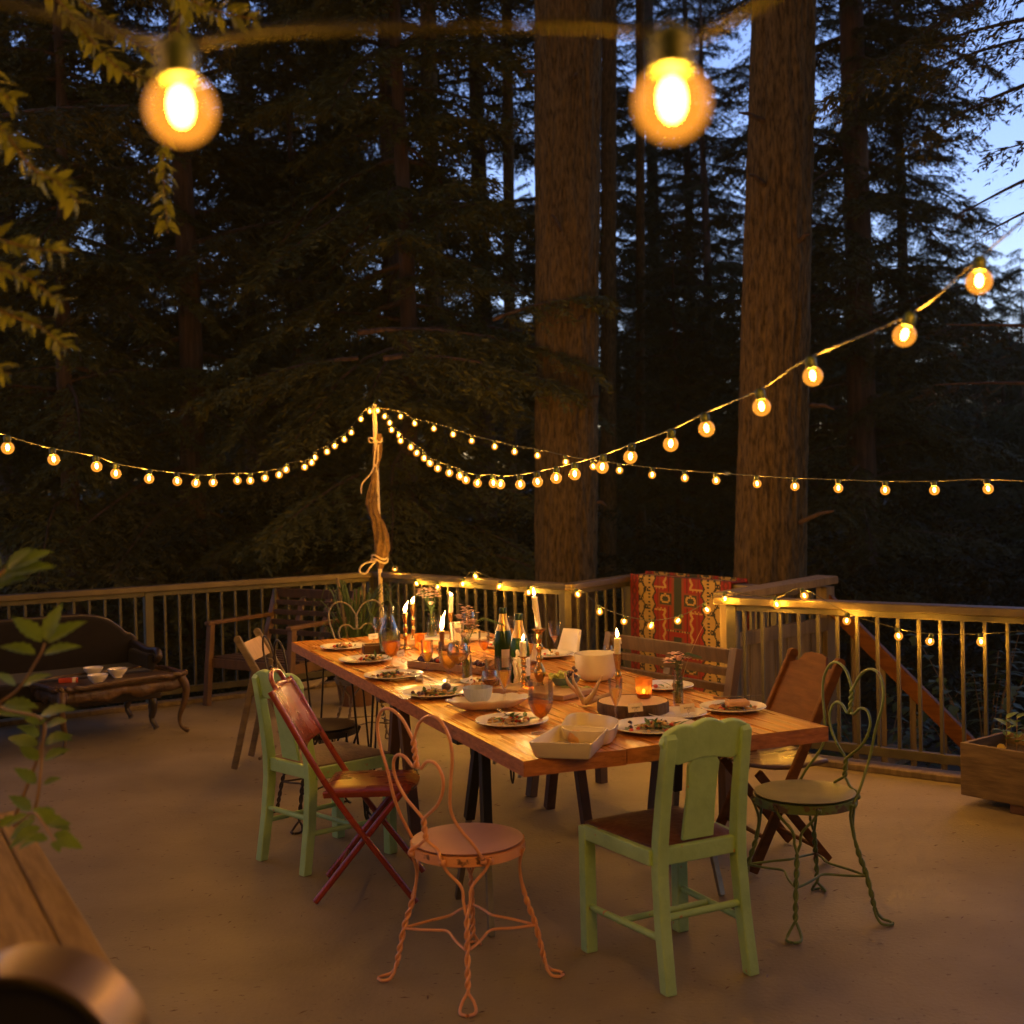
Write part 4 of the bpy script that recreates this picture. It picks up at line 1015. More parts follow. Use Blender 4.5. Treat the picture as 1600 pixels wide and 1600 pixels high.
MB().box((-SL / 2, -.36, .345), (SL - .06, .56, .13)).build('seat_cushion', M['sofal'], t, False, .03)
MB().box((-SL / 2, -.36, .25), (SL, .60, .07)).build('seat_rail', M['sofaw'], t, False, .01)
b = MB(); b.tube(crom([(-.03, -.06, .56), (-.02, -.25, .54), (-.01, -.45, .52), (0, -.58, .53), (0, -.62, .50), (0, -.58, .47)], 6), .026, 10); b.tube(crom([(-.0, -.55, .48), (-.02, -.50, .38), (0, -.58, .28)], 6), .024, 10)
b.build('armrest', M['sofaw'], t)
MB().box((-.03, -.32, .40), (.05, .48, .22)).build('arm_panel', M['sofal'], t, False, .015)
for x, y in ((-.06, -.62), (-.06, -.08), (-SL + .08, -.62), (-SL + .08, -.08)):
    MB().tube(crom([(x, y, .24), (x + .01, y - .02, .16), (x + .0, y + .0, .08), (x + .02, y - .03, .012)], 5), [.03] * 5 + [.024] * 5 + [.018] * 5 + [.022], 10).build('leg', M['sofaw'], t)

t = thing('coffee_table', 'carved walnut coffee table with curved legs in front of the sofa', 'table', (-2.68, 7.98, 0), R(45))
TW, TD, TH = .90, .50, .40
b = MB(); b.box((0, 0, TH - .012), (TW - .05, TD - .05, .02)); b.build('table_top', M['ctop'], t, False, .004)
b = MB(); ring = []
for i in range(120):
    a = 2 * PI * i / 120; ca, sa = math.cos(a), math.sin(a); e = .22
    x = math.copysign(abs(ca) ** e, ca) * TW / 2; y = math.copysign(abs(sa) ** e, sa) * TD / 2
    w = 1 + .018 * math.sin(a * 20); ring.append(Vector((x * w, y * w, TH + .004 + .006 * math.sin(a * 20 + 1))))
b.tube(ring, .016, 8, closed=True); b.build('rim_moulding', M['carved'], t)
b = MB(); rng = random.Random(2)
for (ax, ay, bx, by) in ((-1, -1, 1, -1), (1, -1, 1, 1), (1, 1, -1, 1), (-1, 1, -1, -1)):
    p = Vector((ax * (TW / 2 - .04), ay * (TD / 2 - .04), 0)); q = Vector((bx * (TW / 2 - .04), by * (TD / 2 - .04), 0)); n = 40; dd = (q - p); nn = Vector((dd.y, -dd.x, 0)).normalized(); vs = []
    for i in range(n + 1):
        f = i / n; dep = .070 + .030 * math.sin(PI * f) ** 2 * math.cos(f * 2 * PI * 3) + .02 * abs(math.sin(PI * f * 3))
        for j, zz in enumerate((0, .35, .7, 1)):
            o_ = .014 * math.sin(zz * PI) + .014 * noise.noise(Vector((f * 26, zz * 4, ax + ay)))
            vs.append(p + dd * f + nn * o_ + Vector((0, 0, TH - .02 - dep * zz)))
    b.add(vs, [(i * 4 + j, i * 4 + j + 1, (i + 1) * 4 + j + 1, (i + 1) * 4 + j) for i in range(n) for j in range(3)])
o = b.build('carved_apron', M['carved'], t, angle=180); md = o.modifiers.new('th', 'SOLIDIFY'); md.thickness = .015
for sx in (-1, 1):
    for sy in (-1, 1):
        x, y = sx * (TW / 2 - .04), sy * (TD / 2 - .04)
        pts = crom([(x, y, TH - .02), (x + sx * .022, y + sy * .022, TH - .09), (x + sx * .012, y + sy * .012, TH - .19), (x - sx * .012, y - sy * .012, .12), (x - sx * .006, y - sy * .006, .05), (x + sx * .03, y + sy * .03, .018)], 5)
        rr = [.032 - .020 * min(1, i / 18) for i in range(len(pts))]; rr[-1] = .016; rr[-2] = .019; rr[-3] = .018; rr[-4] = .015
        MB().tube(pts, rr, 10).build('leg', M['carved'], t)
def bowl_thing(label, p, r, h, mat, name='bowl', cat='bowl', foot=.45, group=None):
    t = MB(); th = .004
    prof = [(.001, .004), (r * foot, .004), (r * foot, 0), (r * (foot + .03), 0), (r * (foot + .03), .008), (r * .72, h * .42), (r * .92, h * .75), (r, h), (r - th, h), (r * .92 - th, h * .77), (r * .72 - th, h * .46), (r * foot, .013), (.001, .011)]
    o = t.lathe(prof, 40, p).build(name, mat, None, angle=50); return tag(o, label, cat, group)
for (x, y, lab) in ((153, 1068, 'white bowl nearest the front edge of the coffee table'), (184, 1058, 'white bowl at the right on the coffee table'), (146, 1056, 'white bowl at the back left on the coffee table')):
    p = at(x, y, TH - .001); bowl_thing(lab, p, .066, .058, M['china'], foot=.42, group='bowls on the coffee table')
p = at(107, 1066, TH); b = MB(); rot = Matrix.Rotation(R(12), 3, 'Z'); b.box(p + Vector((0, 0, .014)), (.115, .045, .028), rot); b.m = 1; b.box(p + Vector((.036, .0077, .0145)), (.022, .0465, .0295), rot)
o = b.build('card_box', [M['redbox'], M['paper']], None, False, .0015); tag(o, 'small red box with a white band on the coffee table', 'box')

# ------------------------------------------------------------------ planters and foreground
t = thing('wooden_planter', 'long cedar planter box with seedlings by the right railing', 'planter', (2.15, 5.885, 0), math.atan2(-.79, .61))
PL, PW, PH = 1.25, .40, .30; z0 = .045
for nm, c_, d_ in (('side_board', (PL / 2, .011, z0 + (PH - z0) / 2), (PL, .022, PH - z0)), ('side_board', (PL / 2, PW - .011, z0 + (PH - z0) / 2), (PL, .022, PH - z0)),
                   ('end_board', (.011, PW / 2, z0 + (PH - z0) / 2), (.022, PW - .046, PH - z0 - .003)), ('end_board', (PL - .011, PW / 2, z0 + (PH - z0) / 2), (.022, PW - .046, PH - z0 - .003))):
    MB().box(c_, d_).build(nm, M['cedar'], t, False, .003)
for x in (.13, PL - .2): MB().box((x + .16, PW / 2, .022), (.09, PW - .03, .044)).build('foot_block', M['darkwood'], t, False, .003)
b = MB(); N = 20; vs = [(.024 + (PL - .048) * i / N, .024 + (PW - .048) * j / 8, PH - .055 + .014 * noise.noise(Vector((i * .9, j * .9, 3)))) for j in range(9) for i in range(N + 1)]
b.add(vs, [(j * (N + 1) + i, j * (N + 1) + i + 1, (j + 1) * (N + 1) + i + 1, (j + 1) * (N + 1) + i) for j in range(8) for i in range(N)]); b.build('soil', M['soil'], t)
RZp = Matrix.Rotation(math.atan2(-.79, .61), 3, 'Z'); Pp = Vector((2.15, 5.885, 0))
rng = random.Random(6)
for i in range(6):
    lp = Vector((.10 + i * .085, .16 + .10 * rng.random(), PH - .05)); g = Pp + RZp @ lp
    lab = ('seedling nearest the left end of the cedar planter', 'seedling second from the left end of the cedar planter', 'seedling behind the yellow plant tag in the planter', 'seedling in the cedar planter at the right edge of the view', None, None)[i]
    q = thing('seedling', lab or 'seedling deeper in the cedar planter beyond the right edge', 'plant', g, rng.uniform(0, 6), 'seedlings in the cedar planter'); lf = MB(); sm = MB()
    h = rng.uniform(.11, .19); sm.tube([(0, 0, 0), (.01, 0, h)], .0025, 5)
    for k in range(7):
        a = k * 2.4; add_leaf(lf, (.01 * k / 6, 0, h * (.3 + .7 * k / 6)), (math.cos(a), math.sin(a), .5), (0, 0, 1), .065 + .03 * rng.random(), .04, .1, curl=3)
    lf.build('leaves', M['plantl'], q, angle=180); sm.build('stem', M['stem'], q)
p = Pp + RZp @ Vector((.19, .045, PH - .05)); q = thing('plant_tag', 'yellow and white plant tag in the cedar planter', 'tag', p, math.atan2(-.79, .61))
MB().prism([(-.02, 0), (.02, 0), (.021, .045), (-.021, .045)], .003, Matrix()).build('tag_card', M['paper'], q, False)
MB().prism([(-.021, .028), (.021, .028), (.021, .052), (.010, .064), (-.010, .064), (-.021, .052)], .0044, Matrix()).build('tag_top', M['tagm'], q, False)

# tall grass plant with a stake, behind the far end of the table
pg = atd(556, 1010, 9.1); pg.z = 0
t = thing('potted_grass', 'tall pot of strappy grass with wooden stakes behind the far end of the table', 'plant', pg)
MB().lathe([(.13, 0), (.17, .30), (.18, .30), (.18, .33), (.15, .33), (.14, .29), (.001, .28)], 24).build('pot', M['darkwood'], t)
b = MB(); rng = random.Random(4)
for i in range(90):
    a = rng.uniform(0, 6.28); r = rng.uniform(.1, .42); h = rng.uniform(.25, .62)
    p0 = Vector((.10 * math.cos(a) * rng.random(), .10 * math.sin(a) * rng.random(), .30)); pts = crom([p0, p0 + Vector((math.cos(a) * r * .3, math.sin(a) * r * .3, h * .7)), p0 + Vector((math.cos(a) * r * .7, math.sin(a) * r * .7, h)), p0 + Vector((math.cos(a) * r, math.sin(a) * r, h * rng.uniform(.6, .95)))], 4)
    w = .009; sd = Vector((-math.sin(a), math.cos(a), 0)); vs = []
    for k, q in enumerate(pts): ww = w * (1 - (k / (len(pts) - 1)) ** 2) + .0006; vs += [q + sd * ww, q - sd * ww]
    b.add(vs, [(2 * k, 2 * k + 1, 2 * k + 3, 2 * k + 2) for k in range(len(pts) - 1)])
b.build('blades', M['fern'], t, angle=180)
for x, y, tx, h in ((-.02, -.1, -.09, .96), (.05, .02, .02, .9)): MB().tube([(x, y, .25), (x + tx, y, h)], .012, 8).build('stake', M['drab'], t)

# foreground left: raised wooden planter box, its leafy plant, and a curved sheet metal hood
pA = at(35, 1275, .86); pB = at(158, 1478, .86); dA = (pB - pA); dA.z = 0; dn = dA.normalized(); nL = Vector((dn.y, -dn.x, 0))
if nL.x > 0: nL = -nL
q0 = pA - dn * .05; q1 = pB + dn * .10; Lb = (q1 - q0).length
t = thing('raised_planter', 'blurred raised wooden box with wide top boards at the lower left', 'planter', (q0.x, q0.y, 0), math.atan2(dn.y, dn.x))
sgn = 1 if (Matrix.Rotation(-math.atan2(dn.y, dn.x), 3, 'Z') @ nL).y > 0 else -1
MB().box((Lb / 2, sgn * .026, .846), (Lb + .02, .052, .03)).build('top_board', M['oldplank'], t, False, .004)
MB().box((Lb / 2, sgn * .1435, .843), (Lb, .180, .026)).build('top_board', M['oldplank'], t, False, .004)
MB().box((Lb / 2, sgn * .322, .843), (Lb, .172, .026)).build('top_board', M['oldplank'], t, False, .004)
MB().box((Lb / 2, sgn * .035, .42), (Lb, .024, .815)).build('side_panel', M['oldplank'], t, False, .004)
MB().box((.012, sgn * .22, .42), (.024, .34, .81)).build('side_panel', M['oldplank'], t, False, .004)
for x in (.0, Lb - .06): MB().box((x + .03, sgn * .06, .41), (.05, .05, .81)).build('leg', M['oldplank'], t, False, .004)
hp = atd(84, 1520, 1.16); hp.z -= .0
hd = (Vector((hp.x, hp.y, 0)) - Vector((q0.x, q0.y, 0))).normalized()
t = thing('metal_hood', 'blurred curved brown sheet metal hood in the bottom left corner', 'hood', (hp.x, hp.y, 0), 0)
# a bent band seen end-on: arc in the x/z plane, depth along y
rr_ = .112; zc = hp.z - rr_ - .002; b = MB(); vs = []; NA = 36; cxh = -.045
sec = [(.20, .0), (.0, .0)]
for i in range(NA + 1):
    a = PI - PI * i / NA
    for yy, r2 in ((.0, rr_), (.085, rr_), (.085, rr_ - .004), (.0, rr_ - .004)): vs.append((cxh + r2 * math.cos(a) * 1.0, yy, zc + r2 * math.sin(a)))
for i in range(NA):
    for j in range(4): l = (j + 1) % 4; b.add([], []); 
b.add(vs, [(i * 4 + j, i * 4 + (j + 1) % 4, (i + 1) * 4 + (j + 1) % 4, (i + 1) * 4 + j) for i in range(NA) for j in range(4)] + [(0, 1, 2, 3), (NA * 4 + 3, NA * 4 + 2, NA * 4 + 1, NA * 4)])
b.build('hood_band', M['hood'], t, angle=40)
MB().prism([(cxh - .098, zc - .10), (cxh + .098, zc - .10)] + [(cxh + .098 * math.cos(PI * i / 20), zc + 0.098 * math.sin(PI * i / 20)) for i in range(21)], .07, Matrix.Translation((0, .045, 0))).build('inner_drum', M['black'], t, False)
MB().box((cxh, .045, (zc - .10) / 2), (.20, .08, zc - .10)).build('stand', M['black'], t, False, .004)
b = MB()
for s in (-1, 1): b.box((cxh + s * (rr_ - .002), .0425, zc - .08), (.004, .085, .16))
b.build('hood_side', M['hood'], t, False)

def stem_plant(name, label, pts, leafL, seed, mat, n=9, w=.6, sr=.004):
    pts = [Vector(p) for p in pts]; base = pts[0]; t = thing(name, label, 'plant', base); cp = crom([p - base for p in pts], 6); m = len(cp); rng = random.Random(seed)
    MB().tube(cp, [sr * (1 - .6 * i / m) for i in range(m)], 7).build('stem', M['stem'], t); lf = MB()
    for k in range(n):
        f = .22 + .78 * k / (n - 1); i = min(m - 2, int(f * (m - 1))); p = cp[i]; tan = (cp[i + 1] - cp[i]).normalized()
        for s in ((1, -1) if k < n - 1 else (1, -1, 0)):
            a = rng.uniform(-.4, .4) + (0 if s > 0 else PI); side = Vector((math.cos(a), math.sin(a) * .5, .25 + rng.uniform(-.5, .2)))
            d_ = (side + tan * .5).normalized() if s else tan
            L = leafL * rng.uniform(.65, 1.15); add_leaf(lf, p + d_ * .008, d_, (rng.uniform(-.3, .3), -.6, 1), L, L * w, .22, fold=.3, curl=rng.uniform(.05, .35), n=11)
    lf.build('leaves', mat, t, angle=180); return t
zt = .83
stem_plant('leafy_plant', 'tall leafy stem with serrated leaves rising at the left edge', [atd(20, 1285, 2.45), atd(60, 1180, 2.4), atd(66, 1125, 2.4), atd(0, 1105, 2.3), atd(30, 1075, 2.25), atd(62, 1025, 2.2), atd(70, 1005, 2.2)], .070, 3, M['plantl'], 6, .45)
stem_plant('leafy_plant', 'short leafy stem growing beside the top board of the lower left box', [atd(45, 1300, 2.4), atd(60, 1240, 2.35), atd(66, 1170, 2.35), atd(68, 1130, 2.3)], .050, 4, M['plantl'], 5, .55)
stem_plant('leafy_plant', 'small leafy stem hanging over the corner of the lower left box', [atd(22, 1290, 2.4), atd(50, 1270, 2.3), atd(70, 1290, 2.25), atd(85, 1315, 2.2)], .055, 5, M['plantl'], 6, .5)
stem_plant('leafy_plant', 'leaf cluster entering from the left edge above the sofa', [atd(-90, 960, 2.0), atd(-40, 930, 2.0), atd(-8, 905, 2.0), atd(8, 890, 2.0)], .075, 6, M['plantl'], 5, .5)

# ------------------------------------------------------------------ hanging sprigs at the upper left
def sprig(label, pts, seed, leafL=.040, dist=None, dens=.014):
    P = crom([Vector(p) for p in pts], 10); base = P[0]; t = thing('leafy_branch', label, 'branch', base); m = len(P); L = sum((P[i + 1] - P[i]).length for i in range(m - 1)); rng = random.Random(seed)
    MB().tube([p - base for p in P], [.0035 * (1 - .7 * i / m) for i in range(m)], 6).build('twig', M['vinestem'], t); lf = MB(); acc = 0; nxt = 0; a = 0
    for i in range(m - 1):
        seg = (P[i + 1] - P[i]); acc += seg.length
        while nxt < acc:
            tan = seg.normalized(); o1 = tan.orthogonal().normalized(); o2 = tan.cross(o1)
            for k in range(rng.choice((3, 4, 5))):
                a += 1.6 + rng.uniform(-.4, .4); out = o1 * math.cos(a) + o2 * math.sin(a)
                d_ = (out * rng.uniform(.7, 1.3) + tan * rng.uniform(.2, .9) + Vector((0, 0, -.1))).normalized(); LL_ = leafL * rng.uniform(.35, 1.1); add_leaf(lf, P[i] - base + out * .002, d_, (rng.uniform(-1, 1), rng.uniform(-1, 1), 1), LL_, LL_ * .38, 0, .25, curl=rng.uniform(0, .4))
            nxt += dens
    lf.build('leaves', M['vine'], t, angle=180)
def PX(l, d): return [atd(x, y, d) for x, y in l]
sprig('leafy branch arching over the top edge left of the sky patch', PX([(20, -60), (90, 0), (140, 60), (190, 110), (240, 125)], 2.4), 1)
sprig('leafy branch along the top edge beside the nearest cord', PX([(160, -60), (260, -20), (320, 10), (370, 25), (400, 30)], 2.3), 2)
sprig('leafy branch ending above the left orange globe', PX([(60, -50), (150, 20), (215, 70), (255, 85), (300, 70)], 2.5), 3)
sprig('leafy sprig hanging straight down below the left orange globe', PX([(300, -40), (275, 60), (262, 180), (255, 260), (262, 365)], 2.45), 4)
sprig('short leafy sprig at the left edge below the top corner', PX([(-90, 60), (-30, 100), (0, 140), (25, 165)], 2.2), 5)
sprig('leafy sprig at the left edge ending beside the hanging sprig', PX([(-90, 120), (0, 200), (50, 262), (90, 285), (125, 318)], 2.2), 6)
sprig('uppermost of the three yellowish sprigs low on the left edge', PX([(-80, 330), (-10, 370), (40, 385), (105, 395)], 2.1), 7)
sprig('middle one of the three yellowish sprigs low on the left edge', PX([(-80, 390), (0, 420), (50, 440), (95, 475)], 2.2), 8)
sprig('lowest of the three yellowish sprigs low on the left edge', PX([(-60, 450), (10, 490), (60, 510), (105, 545)], 2.2), 9)
sprig('tiny leafy tip at the left edge above the string', PX([(-60, 540), (-20, 570), (15, 585)], 2.1), 10)
# ------------------------------------------------------------------ the table
TZ = .75
tA = at(818, 1188, TZ); tA.z = 0
TBL = Matrix.Translation(tA) @ Matrix.Rotation(TA, 4, 'Z')
t = thing('dining_table', 'long thick planked dining table set for dinner by candlelight', 'table', tA, TA)
TWd, TLn, TT = 1.12, 3.42, .052
xs = ((0, .352), (.356, .742), (.746, 1.12)); off = (0, .008, -.004)
for (x0, x1), o_ in zip(xs, off):
    b = MB(); N = 46; nx = 8; vs = []; rngp = random.Random(int(x0 * 1000) + 3)
    top = [[(x0 + (x1 - x0) * i / nx, o_ + (TLn - o_) * j / N, TZ - .0012 * (1 + noise.noise(Vector((x0 * 9 + i * .5, j * .12, 0)))) - (.0018 if i in (0, nx) else 0)) for i in range(nx + 1)] for j in range(N + 1)]
    for row in top: vs += row
    for row in top: vs += [(p[0], p[1], TZ - TT) for p in row]
    W_ = nx + 1; K = W_ * (N + 1); fs = []; 
    for j in range(N):
        for i in range(nx):
            k = j * W_ + i; fs += [(k, k + 1, k + W_ + 1, k + W_), (K + k + W_, K + k + W_ + 1, K + k + 1, K + k)]
    b.add(vs, fs); b.m = 1
    b.add(vs, [(K + i, K + i + 1, i + 1, i) for i in range(nx)] + [(N * W_ + i, N * W_ + i + 1, K + N * W_ + i + 1, K + N * W_ + i) for i in range(nx)] +
          [(j * W_, (j + 1) * W_, K + (j + 1) * W_, K + j * W_) for j in range(N)] + [(K + j * W_ + nx, K + (j + 1) * W_ + nx, (j + 1) * W_ + nx, j * W_ + nx) for j in range(N)])
    b.build('top_plank', [M['tabletop'], M['tableedge']], t, True, .003, 35)
def tl(x, y): return TBL.inverted() @ Vector((x, y, 0))
zu = TZ - TT
def aleg(pts, w=.034, mat=None, name='leg'):
    for p, q in pts: MB().bar(p, q, w, w, up=(0, 1, 0)).build(name, mat or M['blackmetal'], t, False, .003)
f1, f2, f3 = tl(-.108, 4.257), tl(-.245, 4.67), tl(.77, 4.635)
f4 = tl(.633, 5.05)
for fa, fb in ((f1, f2), (f3, f4)):
    m_ = (fa + fb) / 2; topc = Vector((m_.x + (.05 if m_.x < .5 else -.05), m_.y, zu - .004))
    for f in (fa, fb): 
        d_ = (topc - Vector((f.x, f.y, 0))); kn = Vector((f.x, f.y, .004)) + d_ * .52
        MB().bar((f.x, f.y, .004), kn, .022, .022, up=(0, 1, 0)).build('leg_tip', M['steel'], t, False, .002)
        MB().bar(kn - d_ * .04, topc + (f - m_) * .10, .036, .036, up=(0, 1, 0)).build('leg', M['blackmetal'], t, False, .003)
MB().box((TWd / 2, (f1.y + f2.y) / 2, zu - .025), (TWd - .10, .06, .046)).build('cross_beam', M['blackmetal'], t, False, .003)
g1, g2 = tl(.479, 5.81), tl(.62, 5.42)
for sx, g in ((0, tl(-.62, 5.45)), (0, tl(-.50, 5.05)), (1, g1), (1, g2)):
    pass
MB().box((TWd / 2, 1.85, zu - .03), (TWd - .12, .07, .055)).build('cross_beam', M['darkwood'], t, False, .003)
for x in (.16, TWd - .14):
    for s in (-1, 1): MB().bar((x, 1.85 + s * .22, .002), (x, 1.85 + s * .03, zu - .02), .045, .045, up=(0, 1, 0)).build('leg', M['darkwood'], t, False, .003)
def hairpin(x, y, sx=0, sy=0):
    b = MB(); h = zu - .004
    for k in (-1, 1): b.tube([(x + k * .055, y, h), (x + sx + k * .006, y + sy, .03), (x + sx, y + sy, .008)], .0055, 7)
    b.box((x, y, h - .002), (.14, .10, .004)); b.build('hairpin_leg', M['blackmetal'], t)
for x, y in ((.10, 2.25), (.10, 3.28), (TWd - .10, 3.28), (.34, 3.0), (TWd - .12, 2.6)): hairpin(x, y, .0, .0)

# ------------------------------------------------------------------ tableware
def on(x, y): return at(x, y, TZ)
def stand(x, yb, yt):
    p = at(x, yb, TZ); return p, (yb - yt) / FPX * p.y
def plate(label, x, y, wpx, food=True, seed=0, group=None, kinds='green red grain', depth=None, fork=False, rimz=.016, name='dinner_plate', cat='plate'):
    z = TZ + rimz; p = at(x, y, z); r = wpx / 2 / FPX * p.y; p.z = TZ + .0005
    th = .0035
    prof = [(.0001, .0015), (r * .60, .0015), (r * .62, 0), (r * .66, .002), (r * .74, rimz * .40), (r * .985, rimz * .93), (r, rimz), (r * .99, rimz + .0022), (r * .96, rimz + .0015), (r * .74, rimz * .40 + th), (r * .66, .0055), (.0001, .0048)]
    b = MB(); b.lathe(prof, 56, p); o = b.build(name, M['china'], None, angle=60); tag(o, label, cat, group)
    if rimz < .03:                      # beaded rim
        for i in range(44):
            a = 2 * PI * i / 44
    if food:
        rng = random.Random(seed); f = MB(); sl = [M['leafy'], M['tomato'], M['grain'], M['fig'], M['bread']]
        n = int(food * 1.5) if isinstance(food, int) and food > 1 else 60; fx, fy = rng.uniform(-.15, .15) * r, rng.uniform(-.2, .1) * r
        for i in range(n):
            rr = abs(rng.gauss(0, .33)) * r; a = rng.uniform(0, 6.28); q = p + Vector((fx + rr * math.cos(a) * 1.25, fy + rr * math.sin(a) * .8, 0)); h = .006 + .016 * math.exp(-(rr / (.3 * r)) ** 2)
            kind = rng.random(); q.z = TZ + rng.uniform(.006, .006 + h)
            if kind < .42: f.m = 0; add_leaf(f, q, (rng.gauss(0, 1), rng.gauss(0, 1), rng.uniform(-.1, .6)), (0, 0, 1), rng.uniform(.022, .052), rng.uniform(.008, .020), .15, .4, curl=4)
            elif kind < .50: f.m = 1; f.ball(q, rng.uniform(.005, .009), 8, (1, 1, .8), .2, i)
            elif kind < .93: f.m = 2; f.ball(q, rng.uniform(.003, .008), 6, (1.2, 1, .8), .5, i)
            elif kind < .96: f.m = 3; f.ball(q, rng.uniform(.006, .010), 8)
            else: f.m = 4; f.ball(q, rng.uniform(.008, .014), 8, (1.4, 1, .6), .4, i)
        f.m = 1; f.ball(p + Vector((fx - .3 * r, fy, .013)), .010, 8, (1, 1, .8)); f.m = 4; f.ball(p + Vector((fx + .35 * r, fy + .1 * r, .013)), .012, 8, (1, 1, .8), .3, seed)
        o = f.build('leftover_food', sl, None, angle=60); tag(o, 'leftovers on the ' + label, 'food')
    if fork:
        a = fork; d_ = Vector((math.cos(a), math.sin(a), 0)); q = p + d_ * r * .2 + Vector((0, 0, .020)); e = p + d_ * r * 1.25 + Vector((0, 0, .026)); n_ = Vector((-d_.y, d_.x, 0)); f = MB()
        f.bar(q, e, .004, .0022, w2=.009); c_ = q - d_ * .012 - Vector((0, 0, .003)); f.bar(c_, q, .018, .002, w2=.006)
        for k in (-1.5, -.5, .5, 1.5): f.bar(c_ + n_ * k * .005, c_ + n_ * k * .005 - d_ * .035 - Vector((0, 0, .004)), .0022, .0016)
        o = f.build('fork', M['steelp'], None, False); tag(o, 'fork lying on the ' + label, 'fork')
    return p, r
M['steelp'] = pmat('polished_cutlery', (.62, .55, .45), (.55, .48, .4), 5, .22, metal=1)
plate('plate at the far left end of the table', 538, 1009, 76, 34, 1, fork=1.1)
plate('plate second from the far left corner of the table', 571, 1029, 84, 46, 2)
plate('plate third along the left edge beside the wooden trough', 615, 1053, 94, 60, 3, fork=-.35)
plate('plate fourth along the left edge with dark fruit on it', 680, 1080, 106, 70, 4)
plate('plate near the left corner in front of the leaf shaped dish', 800, 1124, 116, 70, 5, fork=1.9)
plate('plate just behind the crest of the near mint green chair', 1024, 1133, 136, 90, 6)
plate('small plate under the right place card', 1058, 1113, 94, False, 7, name='side_plate')
plate('plate with a slice of toast nearest the right edge of the table', 1145, 1103, 104, 70, 8)
plate('nearly empty plate on the right behind the bud vase', 1038, 1070, 92, 6, 9)
plate('plate behind the tall brass candlestick', 855, 1021, 84, 5, 10)
plate('plate left of the champagne bottles', 776, 1006, 58, 12, 11)
plate('small saucer beside the long trough', 748, 1063, 58, 10, 12, name='saucer')
plate('small plate right of the champagne bottles', 822, 1030, 50, 14, 13, name='side_plate')
plate('far plate beyond the pink flowers', 743, 992, 46, 6, 14)
# toast and stuff on the right plate
p = at(1152, 1098, TZ + .03); b = MB(); b.box(p, (.085, .045, .018), Matrix.Rotation(.25, 3, 'Z') @ Matrix.Rotation(.15, 3, 'X')); o = b.build('toast', M['bread'], None, True, .006); tag(o, 'toasted bread slice on the right edge plate', 'bread')
p = at(684, 1076, TZ + .018); b = MB(); b.ball((p.x + .035, p.y, TZ + .025), .020, 14, (1, 1, .9)); o = b.build('plum', M['fig']); tag(o, 'dark round plum on the fourth plate along the left edge', 'fruit')

def goblet(label, x, yb, yt, rpx, liquid='beer', fill=.55, kind='goblet', tilt=0, ht=None):
    p, h = stand(x, yb, yt); h = ht or h; R0 = rpx / FPX * p.y; t = thing({'goblet': 'goblet', 'flute': 'champagne_flute', 'wine': 'wine_glass', 'tumbler': 'tumbler'}[kind], label, 'glass', (p.x, p.y, TZ + .0005))
    if kind == 'flute': sh, prof = .42, [(.0035, .40), (.006, .43), (.45, .52), (.75, .64), (.95, .82), (1, 1)]
    elif kind == 'wine': sh, prof = .48, [(.0035, .46), (.008, .48), (.62, .55), (.96, .68), (1, .80), (.84, 1)]
    elif kind == 'tumbler': sh, prof = .04, [(.3, .03), (.86, .035), (.92, .2), (1, 1)]
    else: sh, prof = .30, [(.005, .28), (.010, .30), (.55, .36), (.88, .52), (.98, .72), (.95, 1)]
    pts = []
    for i, (r, z) in enumerate(prof): pts.append((r if r < .02 else r * R0, z * h))
    sm = crom([Vector((r, 0, z)) for r, z in pts], 5); th = .0011
    outer = [(max(.0005, v.x), v.z) for v in sm]; inner = [(max(.0003, r - th), z + (.0012 if i < 4 else 0)) for i, (r, z) in enumerate(outer)]
    MB().lathe(outer + inner[::-1][:-1], 32).build('bowl', M['glass'], t, angle=80)
    if kind != 'tumbler':
        fr = R0 * (.78 if kind == 'goblet' else .82) if kind != 'flute' else R0 * 1.05
        MB().lathe([(.0001, 0), (fr, 0), (fr, .0015), (fr * .4, .005), (.006, .011), (.0036, .02), (.0034, sh * h * .6), (.0042 if kind != 'goblet' else .007, sh * h * .75), (.0036, sh * h * .97), (.0001, sh * h)], 24).build('stem', M['glass'], t, angle=60)
    if liquid:
        L = []; zt = (prof[1][1] + (1 - prof[1][1]) * fill) * h
        for r, z in inner:
            if z < zt: L.append((max(.0003, r - .0004), z))
        rt = L[-1][0]; MB().lathe([(.0001, L[0][1])] + L + [(rt, zt), (.0001, zt)], 32).build('drink', M[liquid], t, angle=60)
    return t
goblet('goblet half full of amber drink between the far left plates', 612, 1043, 984, 15)
goblet('goblet of pale drink by the trough, left one of an overlapping pair', 702, 1063, 1002, 17, 'champ', .55)
goblet('goblet of pale drink by the trough, right one of an overlapping pair', 717, 1066, 1004, 17, 'champ', .45, kind='wine')
goblet('large goblet of amber drink beside the white rectangular dish', 846, 1146, 1063, 20.5, 'beer', .42)
goblet('glass with a little red wine behind the blue ribbed bowl', 766, 1094, 1047, 13.5, 'redwine', .3, kind='wine')
goblet('champagne flute in front of the wood slice', 963, 1134, 1060, 11.5, 'champ', .62, kind='flute')
goblet('champagne flute standing before the leaf shaped dish', 789, 1112, 1026, 13, 'champ', .55, kind='flute')
goblet('nearly empty champagne flute behind the tall brass candlestick', 867, 1026, 970, 10, 'beer', .25, kind='flute')
goblet('champagne flute hidden behind the left champagne bottle', 800, 1012, 962, 7, 'champ', .3, kind='flute')
goblet('empty wine glass beside the large white bowl', 951, 1052, 1008, 8.5, None, kind='wine')
goblet('empty wine glass behind the pink flowers', 733, 1004, 955, 10.5, None, kind='wine')
goblet('short water tumbler beside the paper cup', 716, 1010, 972, 9, None, kind='tumbler')
